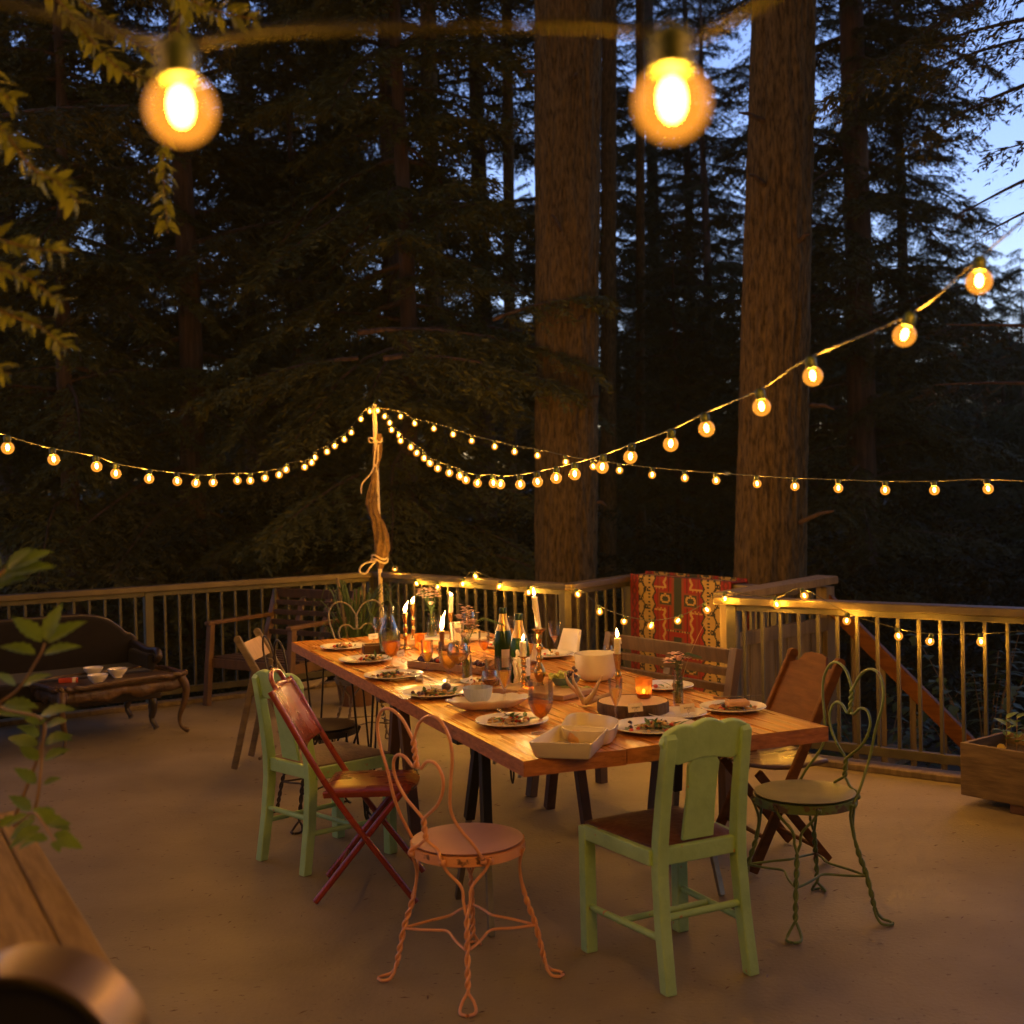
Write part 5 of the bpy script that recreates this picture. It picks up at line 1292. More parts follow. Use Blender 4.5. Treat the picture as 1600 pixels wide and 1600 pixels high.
goblet('tall amber tumbler behind the flute near the drip candle', 770, 1072, 1030, 12, 'champ', .3, kind='tumbler')
# carafe
p, h = stand(609, 1022, 947); t = thing('carafe', 'clear glass carafe behind the leftmost goblet', 'carafe', (p.x, p.y, TZ + .0005))
pr = [(.0001, .002), (.046, .0), (.054, .02), (.055, .09), (.048, h * .52), (.030, h * .72), (.024, h * .85), (.027, h), (.025, h), (.022, h * .85), (.028, h * .72), (.046, h * .52), (.053, .09), (.052, .02), (.0001, .006)]
MB().lathe(pr, 32).build('body', M['glass'], t, angle=70)
MB().lathe([(.0001, .007), (.0515, .02), (.0525, .088), (.0505, .11), (.0001, .11)], 32).build('water', M['water'], t, angle=70)
# bottles
for x, yb, yt, lab in ((788, 1053, 945, 'champagne bottle with gold foil, left and taller looking of the two'), (813, 1068, 963, 'champagne bottle with gold foil standing right behind the drip candle')):
    p, h = stand(x, yb, yt); h = .30; t = thing('champagne_bottle', lab, 'bottle', (p.x, p.y, TZ + .0005), .8)
    MB().lathe([(.0001, .004), (.030, 0), (.0425, .006), (.0435, .02), (.0435, .135), (.041, .165), (.032, .198), (.022, .228), (.0165, .25), (.0001, .25)], 40).build('body', M['greenbottle'], t, angle=60)
    MB().lathe([(.0295, .205), (.0335, .197), (.0225, .229), (.0170, .252), (.0160, .276), (.0001, .277)], 32, wob=.02).build('foil', M['foil'], t, angle=60)
    MB().lathe([(.0168, .272), (.0180, .276), (.0180, .290), (.0150, .300), (.0001, .3005)], 24, wob=.05).build('foil_cap', M['darkfoil'], t, angle=60)
    b = MB(); 
    vs = [(.0440 * math.cos(a), .0440 * math.sin(a), z) for z in (.035, .115) for a in np.linspace(-2.6, -.2, 24)]; b.add(vs, [(i, i + 1, i + 25, i + 24) for i in range(23)]); b.build('label', M['paper'], t, angle=180)
    b = MB(); vs = [(.0295 * math.cos(a) * 1.0, .0295 * math.sin(a), z) if z < .21 else (.0235 * math.cos(a), .0235 * math.sin(a), z) for z in (.2085, .229) for a in np.linspace(-2.1, -.9, 12)]
# candlesticks and candles
def flame(parent, z, h, lean=(0, 0), wx=.0065):
    wx *= .8; h *= .85
    b = MB(); n = 12; pr = []
    c = []
    vs = []; fs = []
    for i in range(n + 1):
        k = i / n; r = wx * (math.sin(PI * min(1, k ** .62)) ** .9 if 0 < k < 1 else .02) * (1 if k < .4 else (1 - (k - .4) / .6 * .25)); cxx = lean[0] * k * k; cyy = lean[1] * k * k
        for j in range(12):
            a = 2 * PI * j / 12; f = 1 + .18 * math.sin(2 * a + k * 5); vs.append((cxx + r * f * math.cos(a), cyy + r * f * math.sin(a), z + h * k))
    for i in range(n):
        for j in range(12): l = (j + 1) % 12; fs.append((i * 12 + j, i * 12 + l, (i + 1) * 12 + l, (i + 1) * 12 + j))
    b.add(vs, fs); return b.build('flame', M['flame'], parent, angle=180)
def candle(label, p, h, r, fh, lean=(0, 0), drips=6, seed=0, tilt=(0, 0), fw=.0065):
    t = thing('candle', label, 'candle', p); t.rotation_euler = (tilt[0], tilt[1], 0); rng = random.Random(seed); b = MB()
    vs = []; fs = []; n, m = 26, 20
    for i in range(n + 1):
        k = i / n
        for j in range(m):
            a = 2 * PI * j / m; rr = r * (1 + .07 * math.sin(3 * a + seed) + .05 * noise.noise(Vector((math.cos(a) * 2, math.sin(a) * 2, k * 8 + seed)))) * (1.04 - .06 * k)
            z = h * k - (.004 * (1 + math.sin(a + seed)) if i == n else 0); vs.append((rr * math.cos(a), rr * math.sin(a), z))
    for i in range(n):
        for j in range(m): l = (j + 1) % m; fs.append((i * m + j, i * m + l, (i + 1) * m + l, (i + 1) * m + j))
    k = len(vs); vs.append((0, 0, h - .006)); fs += [(n * m + j, n * m + (j + 1) % m, k) for j in range(m)]
    b.add(vs, fs)
    for q in range(drips):
        a = rng.uniform(0, 6.28); z = h - .002; L = rng.uniform(.2, .95) * h; pts = []; rr = []
        for i in range(7):
            kk = i / 6; pts.append(((r + .0005) * math.cos(a + .15 * math.sin(kk * 4)), (r + .0005) * math.sin(a + .15 * math.sin(kk * 4)), z - L * kk)); rr.append(.0018 + .0012 * kk + (.0016 if i == 5 else 0))
        b.tube(pts, rr, 7)
    b.build('wax', M['wax'], t, angle=80)
    MB().tube([(0, 0, h - .006), (.001, 0, h + .007)], .0012, 6).build('wick', M['black'], t)
    flame(t, h + .002, fh, lean, fw); return t
def stick(label, p, h, style=0, mat=None, br=.045):
    t = thing('candlestick', label, 'candlestick', (p.x, p.y, TZ + .0005))
    if style == 0: pr = [(0, 0), (br, 0), (br, .006), (br * .9, .012), (br * .45, .020), (br * .28, .035), (br * .38, .05), (br * .55, h * .30), (br * .32, h * .40), (br * .20, h * .46), (br * .34, h * .52), (br * .22, h * .58), (br * .20, h * .64), (br * .38, h * .70), (br * .24, h * .76), (br * .30, h * .84), (br * .28, h * .93), (br * .62, h * .985), (br * .64, h), (.010, h), (0, h)]
    elif style == 1: pr = [(0, 0), (br, 0), (br * .95, .006), (br * .35, .014), (br * .20, .04), (br * .30, h * .35), (br * .2, h * .45), (br * .32, h * .6), (br * .22, h * .7), (br * .34, h * .88), (br * .42, h), (0, h)]
    else: pr = [(0, 0), (br, 0), (br, .010), (br * .5, .018), (br * .38, h * .4), (br * .45, h * .7), (br * .5, h), (0, h)]
    v = crom([Vector((max(0, r), 0, z)) for r, z in pr[1:-1]], 4)
    MB().lathe([(.0001, 0)] + [(max(.001, q.x), q.z) for q in v] + [(.0001, h)], 28).build('shaft', mat or M['brass'], t, angle=50); return t
def pair(x, yb, yhold, ytop, yfl, ls, lc, style=0, r=.0105, br=.045, lean=(0, 0), drips=6, tilt=(0, 0), mat=None, fw=.0065):
    p, h = stand(x, yb, yhold); stick(ls, p, h, style, mat, br)
    k = p.y / FPX; candle(lc, Vector((p.x, p.y, TZ + h - .008)), (yhold - ytop) * k + .008, r, (ytop - yfl) * k, lean, drips, int(x), tilt, fw)
    return p, h
pair(844, 1079, 982, 930, 915, 'tall brass candlestick right of the champagne bottles', 'tall leaning taper in the tall brass candlestick', 0, .0108, .046, (0, 0), 5, (0, R(-6)))
pair(819, 1082, 1025, 1001, 989, 'short brass candlestick in front of the champagne bottles', 'short taper with its wax run down, in front of the bottles', 0, .0115, .036, (.004, 0), 9)
pair(967, 1108, 1021, 996, 979, 'candlestick on the right behind the flute', 'stubby drip covered candle behind the flute on the right', 1, .0115, .042, (-.002, 0), 9)
pair(634, 1014, 958, 957, 936, 'leftmost twisted brass candlestick', 'burnt down candle with a ragged flame in the leftmost candlestick', 1, .0115, .040, (.020, 0), 3, fw=.010)
pair(646, 1004, 944, 942, 930, 'brass candlestick just behind the leftmost one', 'burnt down candle with a flame blown left, behind the leftmost', 1, .0115, .042, (.012, 0), 3, fw=.010)
pair(691, 1016, 986, 985, 949, 'small dark candlestick beside the twin goblets', 'guttering candle with a tall windblown flame beside the twin goblets', 2, .0125, .030, (.022, 0), 4, mat=M['darkwood'], fw=.011)
pair(705, 1004, 957, 931, 924, 'brass candlestick at the far side near the white flowers', 'thick taper leaning left at the far side near the white flowers', 1, .0115, .040, (-.014, 0), 7, (0, R(4)), fw=.009)
# wax curtain beside the short taper
p = at(809, 1072, TZ); b = MB(); rng = random.Random(8)
for i in range(9):
    a = rng.uniform(0, 6.28); q = p + Vector((.012 * math.cos(a), .008 * math.sin(a), 0)); hh = .155 * rng.uniform(.55, 1)
    b.tube(crom([q + Vector((0, 0, .002)), q + Vector((.003, 0, hh * .4)), q * 1 + Vector((-.002, 0, hh * .8)), q + Vector((0, 0, hh))], 4), [.0065 + .002 * math.sin(k * 1.9 + i) for k in range(13)], 8)
b.lathe([(.0001, 0), (.028, 0), (.026, .004), (.012, .007), (.0001, .008)], 20, p, wob=.2)
o = b.build('melted_candle', M['wax'], None, angle=80); tag(o, 'tall slumped mass of melted wax left of the short taper', 'candle')
p = at(958, 1108, TZ); b = MB()
for i in range(6):
    q = p + Vector((.008 * math.cos(i * 1.3), .008 * math.sin(i * 1.3), .11)); b.tube([q, q + Vector((0, 0, .10 * (.6 + .08 * i)))], .0055, 7)
# tealight glow at the foot
def votive(label, x, yb, yt, rpx):
    p, h = stand(x, yb, yt); r = rpx / FPX * p.y; t = thing('votive_holder', label, 'candle holder', (p.x, p.y, TZ + .0006))
    MB().lathe([(.0001, .002), (r * .72, 0), (r * .80, .004), (r * .90, h * .5), (r, h), (r - .002, h), (r * .9 - .002, h * .5), (r * .78, .007), (.0001, .006)], 28, wob=.03).build('cup', M['votive'], t, angle=60)
    MB().lathe([(.0001, .0065), (r * .72, .0065), (r * .72, .018), (.0001, .018)], 20).build('tealight', M['wax'], t, angle=50)
    flame(t, .019, .014, (0, 0), .004); return t
votive('amber mercury glass votive left of the trough', 656, 1015, 990, 8.5)
votive('amber mercury glass votive glowing above the trough', 664, 1026, 1003, 10)
votive('small tealight cup at the foot of the short brass candlestick', 826, 1086, 1072, 8)

# wood: slice, trough, boards
p = at(989, 1094, TZ + .046); r = 56 / FPX * p.y; t = thing('wood_slice', 'round wood slice with bark used as a stand', 'wood slice', (p.x, p.y, TZ + .0005))
b = MB(); n = 72; vs = []
for i, (k, z) in enumerate(((.97, 0), (1.0, .006), (1.0, .040), (.975, .046))):
    for j in range(n):
        a = 2 * PI * j / n; w = 1 + .03 * noise.noise(Vector((math.cos(a) * 2, math.sin(a) * 2, 0))) + .022 * noise.noise(Vector((math.cos(a) * 14, math.sin(a) * 14, z * 20))); vs.append((r * k * w * math.cos(a), r * k * w * math.sin(a), z))
b.add(vs, [(i * n + j, i * n + (j + 1) % n, (i + 1) * n + (j + 1) % n, (i + 1) * n + j) for i in range(3) for j in range(n)]); b.build('bark_edge', M['bark'], t, angle=80)
mring, nn, ll, oo = newmat('growth_rings'); tc = nn.new('ShaderNodeTexCoord'); wv = nn.new('ShaderNodeTexWave'); wv.wave_type = 'RINGS'; wv.rings_direction = 'Z'; wv.inputs['Scale'].default_value = 55; wv.inputs['Distortion'].default_value = 2.5; wv.inputs['Detail'].default_value = 3
rp = nn.new('ShaderNodeValToRGB'); rp.color_ramp.elements[0].color = (.46, .29, .15, 1); rp.color_ramp.elements[1].color = (.62, .43, .25, 1); pb_ = nn.new('ShaderNodeBsdfPrincipled'); pb_.inputs['Roughness'].default_value = .6
ll.new(tc.outputs['Object'], wv.inputs[0]); ll.new(wv.outputs[0], rp.inputs[0]); ll.new(rp.outputs[0], pb_.inputs['Base Color']); ll.new(pb_.outputs[0], oo.inputs[0])
MB().lathe([(.0001, .0005), (r * .95, .0005), (r * .965, .0445), (.0001, .0465)], 60).build('sawn_face', mring, t, angle=60)
votive_on = votive('amber mercury glass votive standing on the wood slice', 1006, 1110, 1079, 14)
votive_on.location.z = TZ + .0475; votive_on.location.y = p.y + .04; votive_on.location.x = p.x + .045
def trough(label, x0, y0, x1, y1, wd, h, mat, name='trough', th=.010):
    a, c = at(x0, y0, TZ), at(x1, y1, TZ); d_ = c - a; L = d_.length; t = thing(name, label, 'tray', (a.x, a.y, TZ + .0005), math.atan2(d_.y, d_.x))
    MB().box((L / 2, wd / 2, th / 2), (L, wd, th)).build('base', mat, t, False, .002)
    MB().box((L / 2, th / 2, h / 2 + th / 2), (L, th, h - th)).build('side', mat, t, False, .002); MB().box((L / 2, wd - th / 2, h / 2 + th / 2), (L, th, h - th)).build('side', mat, t, False, .002)
    for x in (th / 2, L - th / 2): MB().box((x, wd / 2, h / 2 + th / 2), (th, wd - 2 * th - .001, h - th - .001)).build('end', mat, t, False, .002)
    return t, Vector(a), d_.normalized(), L
t, a, d_, L = trough('long raw wooden trough of dark fruit along the middle of the table', 636, 1043, 752, 1054, .13, .032, M['wood'])
nrm = Vector((-d_.y, d_.x, 0)); rng = random.Random(12)
for i in range(26):
    q = a + d_ * (.03 + (L - .06) * ((i * .618) % 1)) + nrm * rng.uniform(.03, .10) + Vector((0, 0, .028 + rng.uniform(0, .012))); r = rng.uniform(.011, .017)
    b = MB(); b.ball((0, 0, 0), r, 12, (1, 1, rng.uniform(.85, 1.15)), .1, i); o = b.build('fig', M['fig'] if rng.random() < .75 else M['tomato']); o.location = q
    tag(o, 'small dark fig heaped in the long wooden trough' if o.data.materials[0] == M['fig'] else 'small red fruit heaped in the long wooden trough', 'fruit', 'figs in the long trough' if o.data.materials[0] == M['fig'] else 'red fruit in the long trough')
trough('dark wooden box at the far left between the first two plates', 569, 1023, 607, 1021, .10, .045, M['darkwood'], 'wooden_box')
# long serving board and its end
a, c = at(768, 1083, TZ), at(880, 1096, TZ); d_ = c - a; b = MB(); b.box((d_.length / 2, .10, .011), (d_.length, .20, .022)); o = b.build('serving_board', M['wood'], None, False, .004); o.location = (a.x, a.y, TZ + .0005); o.rotation_euler = (0, 0, math.atan2(d_.y, d_.x)); tag(o, 'wooden serving board under the candles behind the leaf shaped dish', 'board')
a, c = at(612, 1012, TZ), at(695, 1014, TZ); d_ = c - a; b = MB(); b.box((d_.length / 2, .10, .010), (d_.length, .20, .02)); o = b.build('serving_board', M['wood'], None, False, .004); o.location = (a.x, a.y, TZ + .0005); o.rotation_euler = (0, 0, math.atan2(d_.y, d_.x)); tag(o, 'wooden board under the leftmost candlesticks', 'board')
# lift what stands on the boards
# white tray at the back
p = at(700, 1000, TZ); b = MB(); b.box((p.x, p.y, TZ + .012), (.42, .20, .022), Matrix.Rotation(.1, 3, 'Z')); o = b.build('serving_tray', M['tray'], None, True, .008); tag(o, 'white enamel tray at the far side behind the candles', 'tray')
# blue ribbed bowl on the leaf shaped dish, bread
p = at(763, 1108, TZ); t = thing('serving_dish', 'long scalloped leaf shaped white dish with bread on its right end', 'dish', (p.x, p.y, TZ + .0005), R(14))
b = MB(); n = 96; vs = []; lv = [(0, .004), (.55, .003), (.75, .012), (.9, .027), (1.0, .036), (.985, .040), (.88, .031), (.74, .017), (.55, .0075), (0, .008)]
for r, z in lv:
    for j in range(n):
        a = 2 * PI * j / n; sc_ = 1 + (.07 * abs(math.sin(a * 6)) - .02) * max(0, (r - .5) * 2); rr = max(r, .001)
        vs.append((.158 * rr * sc_ * math.cos(a), .082 * rr * sc_ * math.sin(a) * (1 + .15 * math.cos(a)), z + .006 * abs(math.sin(a * 6)) * max(0, (r - .6) * 2)))
b.add(vs, [(i * n + j, i * n + (j + 1) % n, (i + 1) * n + (j + 1) % n, (i + 1) * n + j) for i in range(len(lv) - 1) for j in range(n)]); b.build('dish', M['china'], t, angle=70)
p = at(747, 1104, TZ); r = 23.5 / FPX * p.y; b = MB(); n = 96; prof = [(.46, 0), (.48, .004), (.80, .020), (.95, .042), (1, .064), (.97, .065), (.92, .044), (.75, .024), (.40, .010), (.001, .009)]; vs = []
for i, (k, z) in enumerate(prof):
    for j in range(n): w = 1 + (.012 * math.cos(j * 2 * PI / n * 32) if 1 < i < 4 else 0); vs.append((r * k * w * math.cos(2 * PI * j / n), r * k * w * math.sin(2 * PI * j / n), z))
b.add(vs, [(i * n + j, i * n + (j + 1) % n, (i + 1) * n + (j + 1) % n, (i + 1) * n + j) for i in range(len(prof) - 1) for j in range(n)] + [tuple(reversed(range(n)))])
o = b.build('ribbed_bowl', M['bluebowl'], None, angle=60); o.location = (p.x, p.y, TZ + .010); tag(o, 'pale blue ribbed bowl on the left end of the leaf shaped dish', 'bowl')
rng = random.Random(3)
for i, (x, y, lab) in enumerate(((796, 1098, 'torn bread piece on the dish nearest the flute'), (808, 1099, 'torn bread piece in the middle of the dish'), (820, 1092, 'torn bread piece at the right end of the dish'), (742, 1077, 'bread slice left of the red wine glass'), (760, 1074, 'bread slice behind the blue ribbed bowl'), (731, 1076, 'round nut roll beside the fourth plate'))):
    p = at(x, y, TZ); b = MB(); z = TZ + (.024 if i < 3 else .012)
    if i == 1 or i == 4: b.prism([(-.03, 0), (.03, 0), (.034, .02), (.0, .034), (-.03, .018)], .018, Matrix.Translation((p.x, p.y, z - .006)) @ Matrix.Rotation(.5 * i, 4, 'Z') @ Matrix.Rotation(.7, 4, 'X'))
    else: b.ball((p.x, p.y, z), .024 if i < 5 else .014, 14, (1.2, .8, .65), .5, i)
    o = b.build('bread', M['bread'], None, True, .004 if i in (1, 4) else 0); tag(o, lab, 'bread')
# dishes at the near end
def rect_dish(label, corners, h, mat, flare=.0, th=.006, rnd=0):
    cs = [at(x, y, TZ + h) for x, y in corners]; c = sum(cs, Vector()) / 4; c.z = 0; t = thing('baking_dish', label, 'dish', (c.x, c.y, TZ + .0005))
    def ringpts(sc, z):
        P = [Vector((q.x - c.x, q.y - c.y, 0)) * sc for q in cs]; out = []
        if not rnd: 
            for i in range(4):
                q = P[i]; a = (P[i - 1] - q).normalized(); e = (P[(i + 1) % 4] - q).normalized()
                for k in range(5): f = k / 4; out.append(q + a * .012 * (1 - f) ** 2 + e * .012 * f ** 2 + Vector((0, 0, z)))
        else:
            cr = crom([(P[i] + P[(i + 1) % 4]) / 2 * 1.0 for i in range(4)], 1, True)
            for i in range(4):
                m0 = (P[i - 1] + P[i]) / 2; m1 = (P[i] + P[(i + 1) % 4]) / 2
                for k in range(10): f = k / 10; q = m0 * (1 - f) ** 2 + P[i] * 2 * f * (1 - f) + m1 * f * f; q = q * (1 + .10 * math.sin(PI * f)); out.append(q + Vector((0, 0, z)))
        return out
    lay = [(.90 - flare, 0), (.93 - flare, .004), (.995, h - .002), (1, h), (.965, h), (.96, h - .003), (.90 - flare, .010), (.5, .009), (.001, .009)]
    b = MB(); vs = []; n = len(ringpts(1, 0))
    for s, z in lay: vs += ringpts(s, z)
    b.add(vs, [(i * n + j, i * n + (j + 1) % n, (i + 1) * n + (j + 1) % n, (i + 1) * n + j) for i in range(len(lay) - 1) for j in range(n)] + [tuple(reversed(range(n)))])
    b.build('dish_body', mat, t, angle=50); return t
rect_dish('white rectangular baking dish at the near left corner of the table', ((825, 1160), (925, 1163), (951, 1137), (872, 1133)), .052, M['ivory'], .06)
rect_dish('white rounded baking dish behind the rectangular one', ((872, 1142), (955, 1144), (972, 1122), (890, 1110)), .050, M['ivory'], .05, rnd=1)
p = at(900, 1168, TZ); b = MB(); b.ball((p.x, p.y + .03, TZ + .028), .024, 14, (1.1, .7, .9), .3, 3); o = b.build('bread_heel', M['bread']); tag(o, 'small heel of bread inside the rectangular baking dish', 'bread')
p, h = stand(931, 1063, 1020); rb = 33 / FPX * p.y; b = MB(); b.lathe([(.001, .004), (rb * .55, 0), (rb * .8, .012), (rb * .95, .04), (rb, h), (rb - .005, h), (rb * .95 - .005, .042), (rb * .78, .018), (.001, .010)], 56); o = b.build('serving_bowl', M['ivory'], None, angle=60); o.location = (p.x, p.y, TZ + .0005); tag(o, 'large white serving bowl behind the antler', 'bowl')
# fruit bowl, grapes, lettuce
p = at(884, 1078, TZ); bowl_thing('teal bowl heaped with grapes beside the tall candlestick', Vector((p.x, p.y, TZ + .0005)), .062, .055, M['tealbowl'], 'fruit_bowl', foot=.5)
rng = random.Random(7)
for nm, mt, n_, cxg, cyg, lab in (('grape_bunch', M['grape'], 34, -.030, .0, 'bunch of pale green grapes in the teal bowl'), ('cherry_heap', M['fig'], 16, .030, -.005, 'dark cherries in the teal bowl')):
    b = MB()
    for i in range(n_): b.ball((p.x + cxg + rng.gauss(0, .017), p.y + cyg + rng.gauss(0, .017), TZ + .052 + abs(rng.gauss(0, .013))), .0085, 10)
    o = b.build(nm, mt); tag(o, lab, 'fruit')
b = MB()
for i in range(26): a = rng.uniform(0, 6.28); add_leaf(b, (p.x + rng.gauss(0, .03), p.y - .075 + rng.gauss(0, .012), TZ + .008 + rng.random() * .014), (math.cos(a), math.sin(a), .3), (0, 0, 1), .04, .024, .3, .4, curl=5)
o = b.build('lettuce', M['lettuce'], None, angle=180); tag(o, 'pale lettuce leaves in front of the teal bowl', 'food')
# antler
p = at(915, 1103, TZ); t = thing('antler', 'small forked antler lying before the large white bowl', 'antler', (p.x, p.y, TZ))
b = MB(); b.tube(crom([(0, 0, .012), (-.03, .02, .05), (-.062, .025, .085), (-.075, .03, .125)], 6), [.012 * (1 - .75 * i / 18) for i in range(19)], 10)
b.tube(crom([(-.005, .0, .012), (-.025, -.005, .055), (-.045, -.01, .10), (-.045, -.012, .128)], 6), [.011 * (1 - .75 * i / 18) for i in range(19)], 10)
b.tube(crom([(0, 0, .012), (.03, .0, .045), (.05, .0, .085), (.066, .0, .112)], 6), [.013 * (1 - .78 * i / 18) for i in range(19)], 10)
b.tube(crom([(.0, 0, .014), (.05, .03, .022), (.10, .06, .035), (.12, .08, .04)], 6), [.013 * (1 - .6 * i / 18) for i in range(19)], 10)
b.build('tines', M['antler'], t, angle=80)
# place cards with script
def card(label, x, y, seed, rz=0, w=.052, lift=.03):
    p = at(x, y, TZ); t = thing('place_card', label, 'card', (p.x, p.y, TZ + .0005), rz)
    MB().prism([(-w / 2, lift), (w / 2, lift + .004), (w / 2 - .002, lift + .034), (-w / 2 - .002, lift + .030)], .0012, Matrix.Rotation(R(-12), 4, 'X')).build('card', M['paper'], t, False)
    rng = random.Random(seed); b = MB(); pts = [Vector((-.014 + .028 * k / 22, -.0016, lift + .018 + .0035 * math.sin(k * 1.7 + seed) * (1.6 if k == 2 else 1))) for k in range(23)]
    pts = [Matrix.Rotation(R(-12), 4, 'X') @ q for q in pts]; b.tube(pts, .0005, 4); b.build('handwriting', M['ink'], t)
    b = MB(); b.ball((0, -.006, .013), .0125, 14); b.build('glass_ball', M['glass'], t)
    b = MB(); b.tube(crom([(0, -.006, .024), (0, -.005, .032), (.005, -.004, .038), (0, -.004, .044), (-.005, -.004, .038), (0, -.005, .032)], 4), .0007, 5); b.build('clip', M['steelp'], t)
card('place card in front of the wood slice', 994, 1127, 1)
card('place card on the small plate behind the near chair', 1076, 1128, 2, .1)
card('place card at the far left by the dark box', 584, 1008, 3, .1)
card('place card in front of the trough below the votives', 665, 1041, 4, -.1)
card('place card beside the leftmost goblet', 629, 1036, 5, .9)
card('place card near the saucer by the bread', 740, 1080, 6, 1.3)
# vases and flowers
def petals(b, c, n, L, w, rng):
    for i in range(n):
        a = 2 * PI * i / n + rng.uniform(-.2, .2); add_leaf(b, c, (math.cos(a), math.sin(a), rng.uniform(.1, .7)), (0, 0, 1), L, w, 0, .2, curl=3, n=4)
def vase(label, x, yb, yt, r, blooms, fern, seed, mats='petal', water=.75):
    p, h = stand(x, yb, yt); t = thing('bud_vase', label, 'vase', (p.x, p.y, TZ + .0005))
    MB().lathe([(.0001, .002), (r * .9, 0), (r, .006), (r * 1.02, h * .6), (r * .72, h * .85), (r * .80, h), (r * .80 - .0015, h), (r * .72 - .0015, h * .85), (r - .002, h * .6), (r - .0025, .008), (.0001, .006)], 28).build('vase_body', M['glass'], t, angle=60)
    MB().lathe([(.0001, .0065), (r - .003, .009), (r - .0026, h * .58), (.0001, h * .58)], 24).build('water', M['water'], t, angle=60)
    q = thing('flowers', 'flowers in the ' + label, 'flowers', (p.x, p.y, TZ + .008)); rng = random.Random(seed); st = MB(); pt = MB(); lf = MB()
    for (dx, dz, kind) in blooms:
        tip = Vector((dx, rng.uniform(-.015, .015), dz)); st.tube(crom([(0, 0, .004), (dx * .15, 0, h), tip], 5), .0012, 5)
        if kind == 0: petals(pt, tip, 7, .028, .018, rng)
        elif kind == 1:
            for k in range(14): petals(pt, tip + Vector((rng.gauss(0, .015), rng.gauss(0, .015), rng.gauss(0, .010))), 5, .013, .009, rng)
        else: pt.ball(tip, .013, 10, (1, 1, .8), .3, seed); petals(pt, tip, 9, .024, .018, rng)
    for k in range(12): a = rng.uniform(0, 6.28); add_leaf(lf, (0, 0, h * rng.uniform(.3, 1.15)), (math.cos(a), math.sin(a), rng.uniform(.2, 1.5)), (0, 0, 1), rng.uniform(.025, .05), .014, .1, .3, curl=3)
    if fern:
        fx, fz, L = fern; pts = crom([Vector((0, 0, h)), Vector((fx * .4, 0, h + fz)), Vector((fx, 0, h + fz * .8))], 10)
        lf.tube(pts, .001, 5)
        for i in range(2, len(pts)):
            for s in (-1, 1): 
                tan = (pts[i] - pts[i - 1]).normalized(); add_leaf(lf, pts[i], tan * .7 + Vector((0, s * .9, -.1 + .5 * s * .5)), (0, 0, 1), L * (1 - .6 * i / len(pts)), .007, 0, .1, curl=4, n=4)
    lf.build('leaves', M['leafy'], q, angle=180); st.build('stems', M['leafy'], q); pt.build('petals', M['petal'], q, angle=180); return t
vase('small glass bud vase at the right end of the table', 1060, 1102, 1046, .020, ((-.035, .165, 0), (-.012, .185, 0), (.004, .172, 2), (.018, .17, 1), (-.030, .150, 0)), (.085, .05, .03), 1)
vase('middle glass vase of pink blooms between the goblets and bottles', 730, 1062, 1010, .022, ((-.03, .27, 2), (.0, .25, 1), (.02, .285, 1), (.03, .25, 2), (-.035, .21, 2), (.04, .23, 1), (.0, .30, 1), (-.01, .19, 2)), (.16, .11, .035), 2)
vase('far glass vase of white blossoms between the candles', 675, 1000, 958, .028, ((-.05, .265, 1), (-.02, .27, 1), (.01, .25, 1), (.035, .275, 1), (.0, .20, 2), (.04, .235, 0), (-.03, .24, 1)), (-.09, .11, .02), 3)
p = at(1063, 1100, TZ); t = thing('grass_stem', 'long thin grass stem leaning out of the right bud vase', 'plant', (p.x, p.y, TZ + .01)); MB().tube(crom([(0, 0, 0), (.02, 0, .12), (.075, .0, .25), (.13, 0, .34)], 8), .0009, 5).build('stem', M['stem'], t)
# dried leaf clusters, paper cup, napkin bowl far side
p = at(760, 1052, TZ); b = MB(); rng = random.Random(5)
for i in range(26): a = rng.uniform(0, 6.28); add_leaf(b, (p.x + rng.gauss(0, .03), p.y + rng.gauss(0, .02), TZ + .01 + rng.random() * .05), (math.cos(a), math.sin(a), rng.uniform(-.2, .8)), (0, 0, 1), .04, .028, .35, .3, curl=6)
o = b.build('dried_leaves', M['bread'], None, angle=180); tag(o, 'heap of dried golden leaves right of the middle vase', 'leaves')
p, h = stand(831, 1035, 1014); b = MB(); b.lathe([(.0001, 0), (.026, 0), (.034, h + .02), (.032, h + .02), (.025, .004), (.0001, .004)], 28); o = b.build('paper_cup', M['ivory'], None, angle=60); o.location = (p.x, p.y, TZ + .0005); tag(o, 'pale cup behind the short brass candlestick', 'cup')
p, h = stand(713, 1012, 969); b = MB(); b.lathe([(.0001, 0), (.028, 0), (.040, .12), (.038, .12), (.027, .004), (.0001, .004)], 28); o = b.build('paper_cup', M['ivory'], None, angle=60); o.location = (p.x - .0, p.y + .12, TZ + .0005); tag(o, 'pale cup among the far flowers', 'cup')
for x, y, lab, rz in ((640, 1062, 'knife lying beside the third plate', .3), (732, 1108, 'knife lying before the leaf shaped dish', 2.5), (1150, 1090, 'knife resting behind the right edge plate', .1)):
    p = at(x, y, TZ); b = MB(); d_ = Vector((math.cos(rz), math.sin(rz), 0)); q = Vector((p.x, p.y, TZ + .0035)); b.bar(q - d_ * .09, q, .011, .005); b.bar(q, q + d_ * .11, .016, .0018, w2=.006); o = b.build('table_knife', M['steelp'], None, False, .0006); tag(o, lab, 'knife')
# crumbs and little dark things dropped on the table
p = at(1043, 1115, TZ); b = MB(); rng = random.Random(1)
for i in range(16): b.ball((p.x + rng.gauss(0, .02) - .06, p.y + rng.gauss(0, .012), TZ + .004), .004, 6)
o = b.build('red_petals', M['tomato']); tag(o, 'scattered red petals by the wood slice', 'petals')

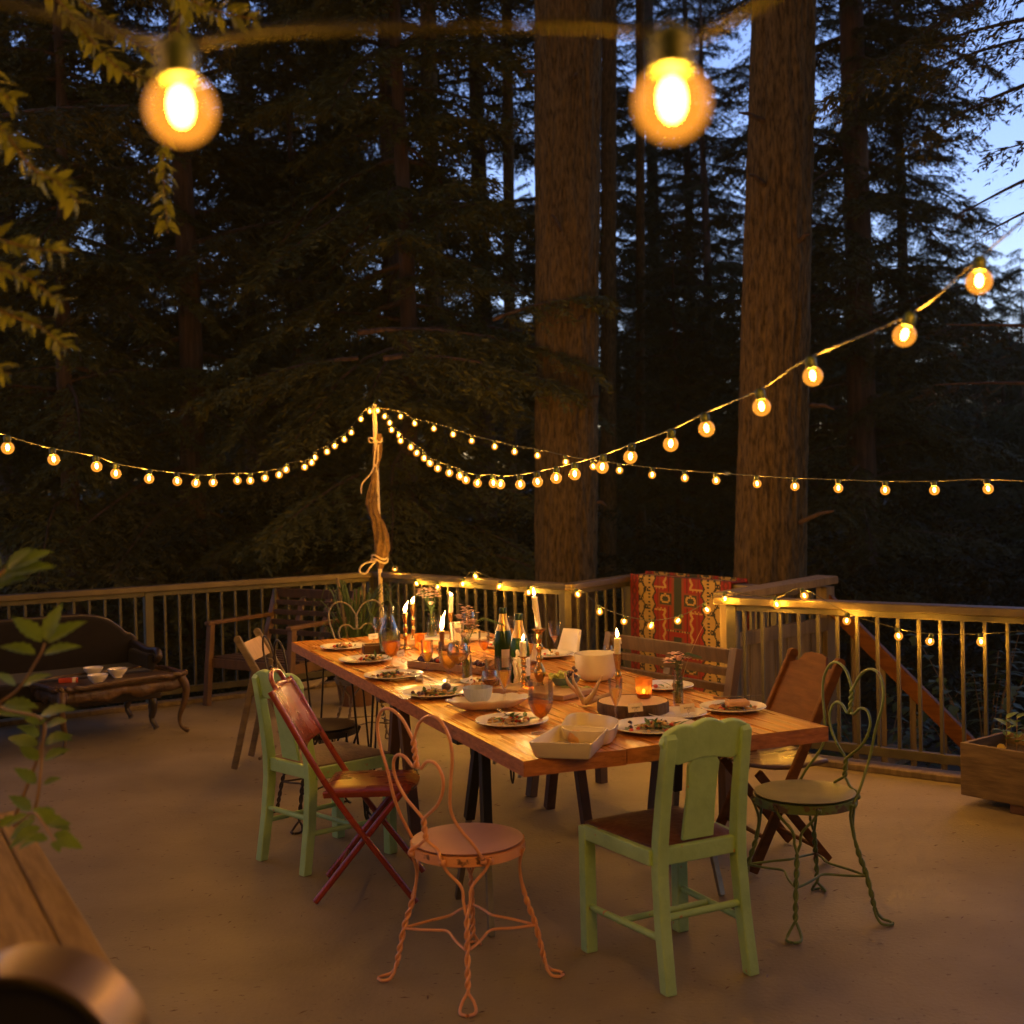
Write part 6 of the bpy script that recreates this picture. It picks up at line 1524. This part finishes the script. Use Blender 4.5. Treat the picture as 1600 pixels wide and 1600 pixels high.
# more glasses and small things among the far settings
goblet('goblet of pale drink behind the long trough', 668, 1048, 1000, 10, 'champ', .4)
goblet('slim flute beside the far white blossoms', 690, 1012, 962, 7, 'champ', .3, kind='flute')
goblet('goblet of amber drink beyond the middle vase', 757, 1028, 986, 9, 'beer', .4)
goblet('flute between the champagne bottles and the tall candlestick', 829, 1046, 990, 8, 'champ', .5, kind='flute')
goblet('clear wine glass left of the carafe', 592, 1008, 965, 9, None, kind='wine')
p = at(655, 1064, TZ); t = thing('salt_cellar', 'tiny glass cellar on the table before the trough', 'cellar', (p.x, p.y, TZ + .0005)); MB().lathe([(.0001, 0), (.016, 0), (.018, .012), (.016, .022), (.014, .022), (.015, .012), (.0001, .004)], 20).build('cup', M['glass'], t); MB().lathe([(.0001, .0045), (.0145, .0045), (.0145, .012), (.0001, .013)], 16).build('salt', M['paper'], t)
# fallen needles and leaf bits on the deck
b = MB(); rng = random.Random(44)
for i in range(900):
    x = rng.uniform(-3.2, 3.4); y = rng.uniform(2.6, 9.2)
    a = rng.uniform(0, PI); L = rng.uniform(.004, .022); w = rng.uniform(.0008, .003); d_ = Vector((math.cos(a), math.sin(a), rng.uniform(-.04, .04))); c = Vector((x, y, .002)); n_ = Vector((-d_.y, d_.x, 0))
    if (rE - rL).x and (Vector((x, y, 0)) - rL0).cross(uL).z < .1 and x < -1: continue
    b.add([c - d_ * L, c + n_ * w + Vector((0, 0, .002)), c + d_ * L, c - n_ * w], [(0, 1, 2, 3)])
tag(b.build('fallen_needles', M['darkwood'], None, angle=180), 'fallen needles and leaf bits scattered over the deck', kind='stuff')



# thin tinted haze, added to lift the blacks and give the lamps a glow
mh, n, l, o_ = newmat('added_haze'); v_ = n.new('ShaderNodeVolumePrincipled'); v_.inputs['Color'].default_value = (.86, .95, .62, 1); v_.inputs['Density'].default_value = .0006; v_.inputs['Anisotropy'].default_value = .2
l.new(v_.outputs[0], o_.inputs['Volume'])
tag(MB().box((0, 10, 15), (196, 196, 37)).build('haze', mh, None, False), kind='stuff')
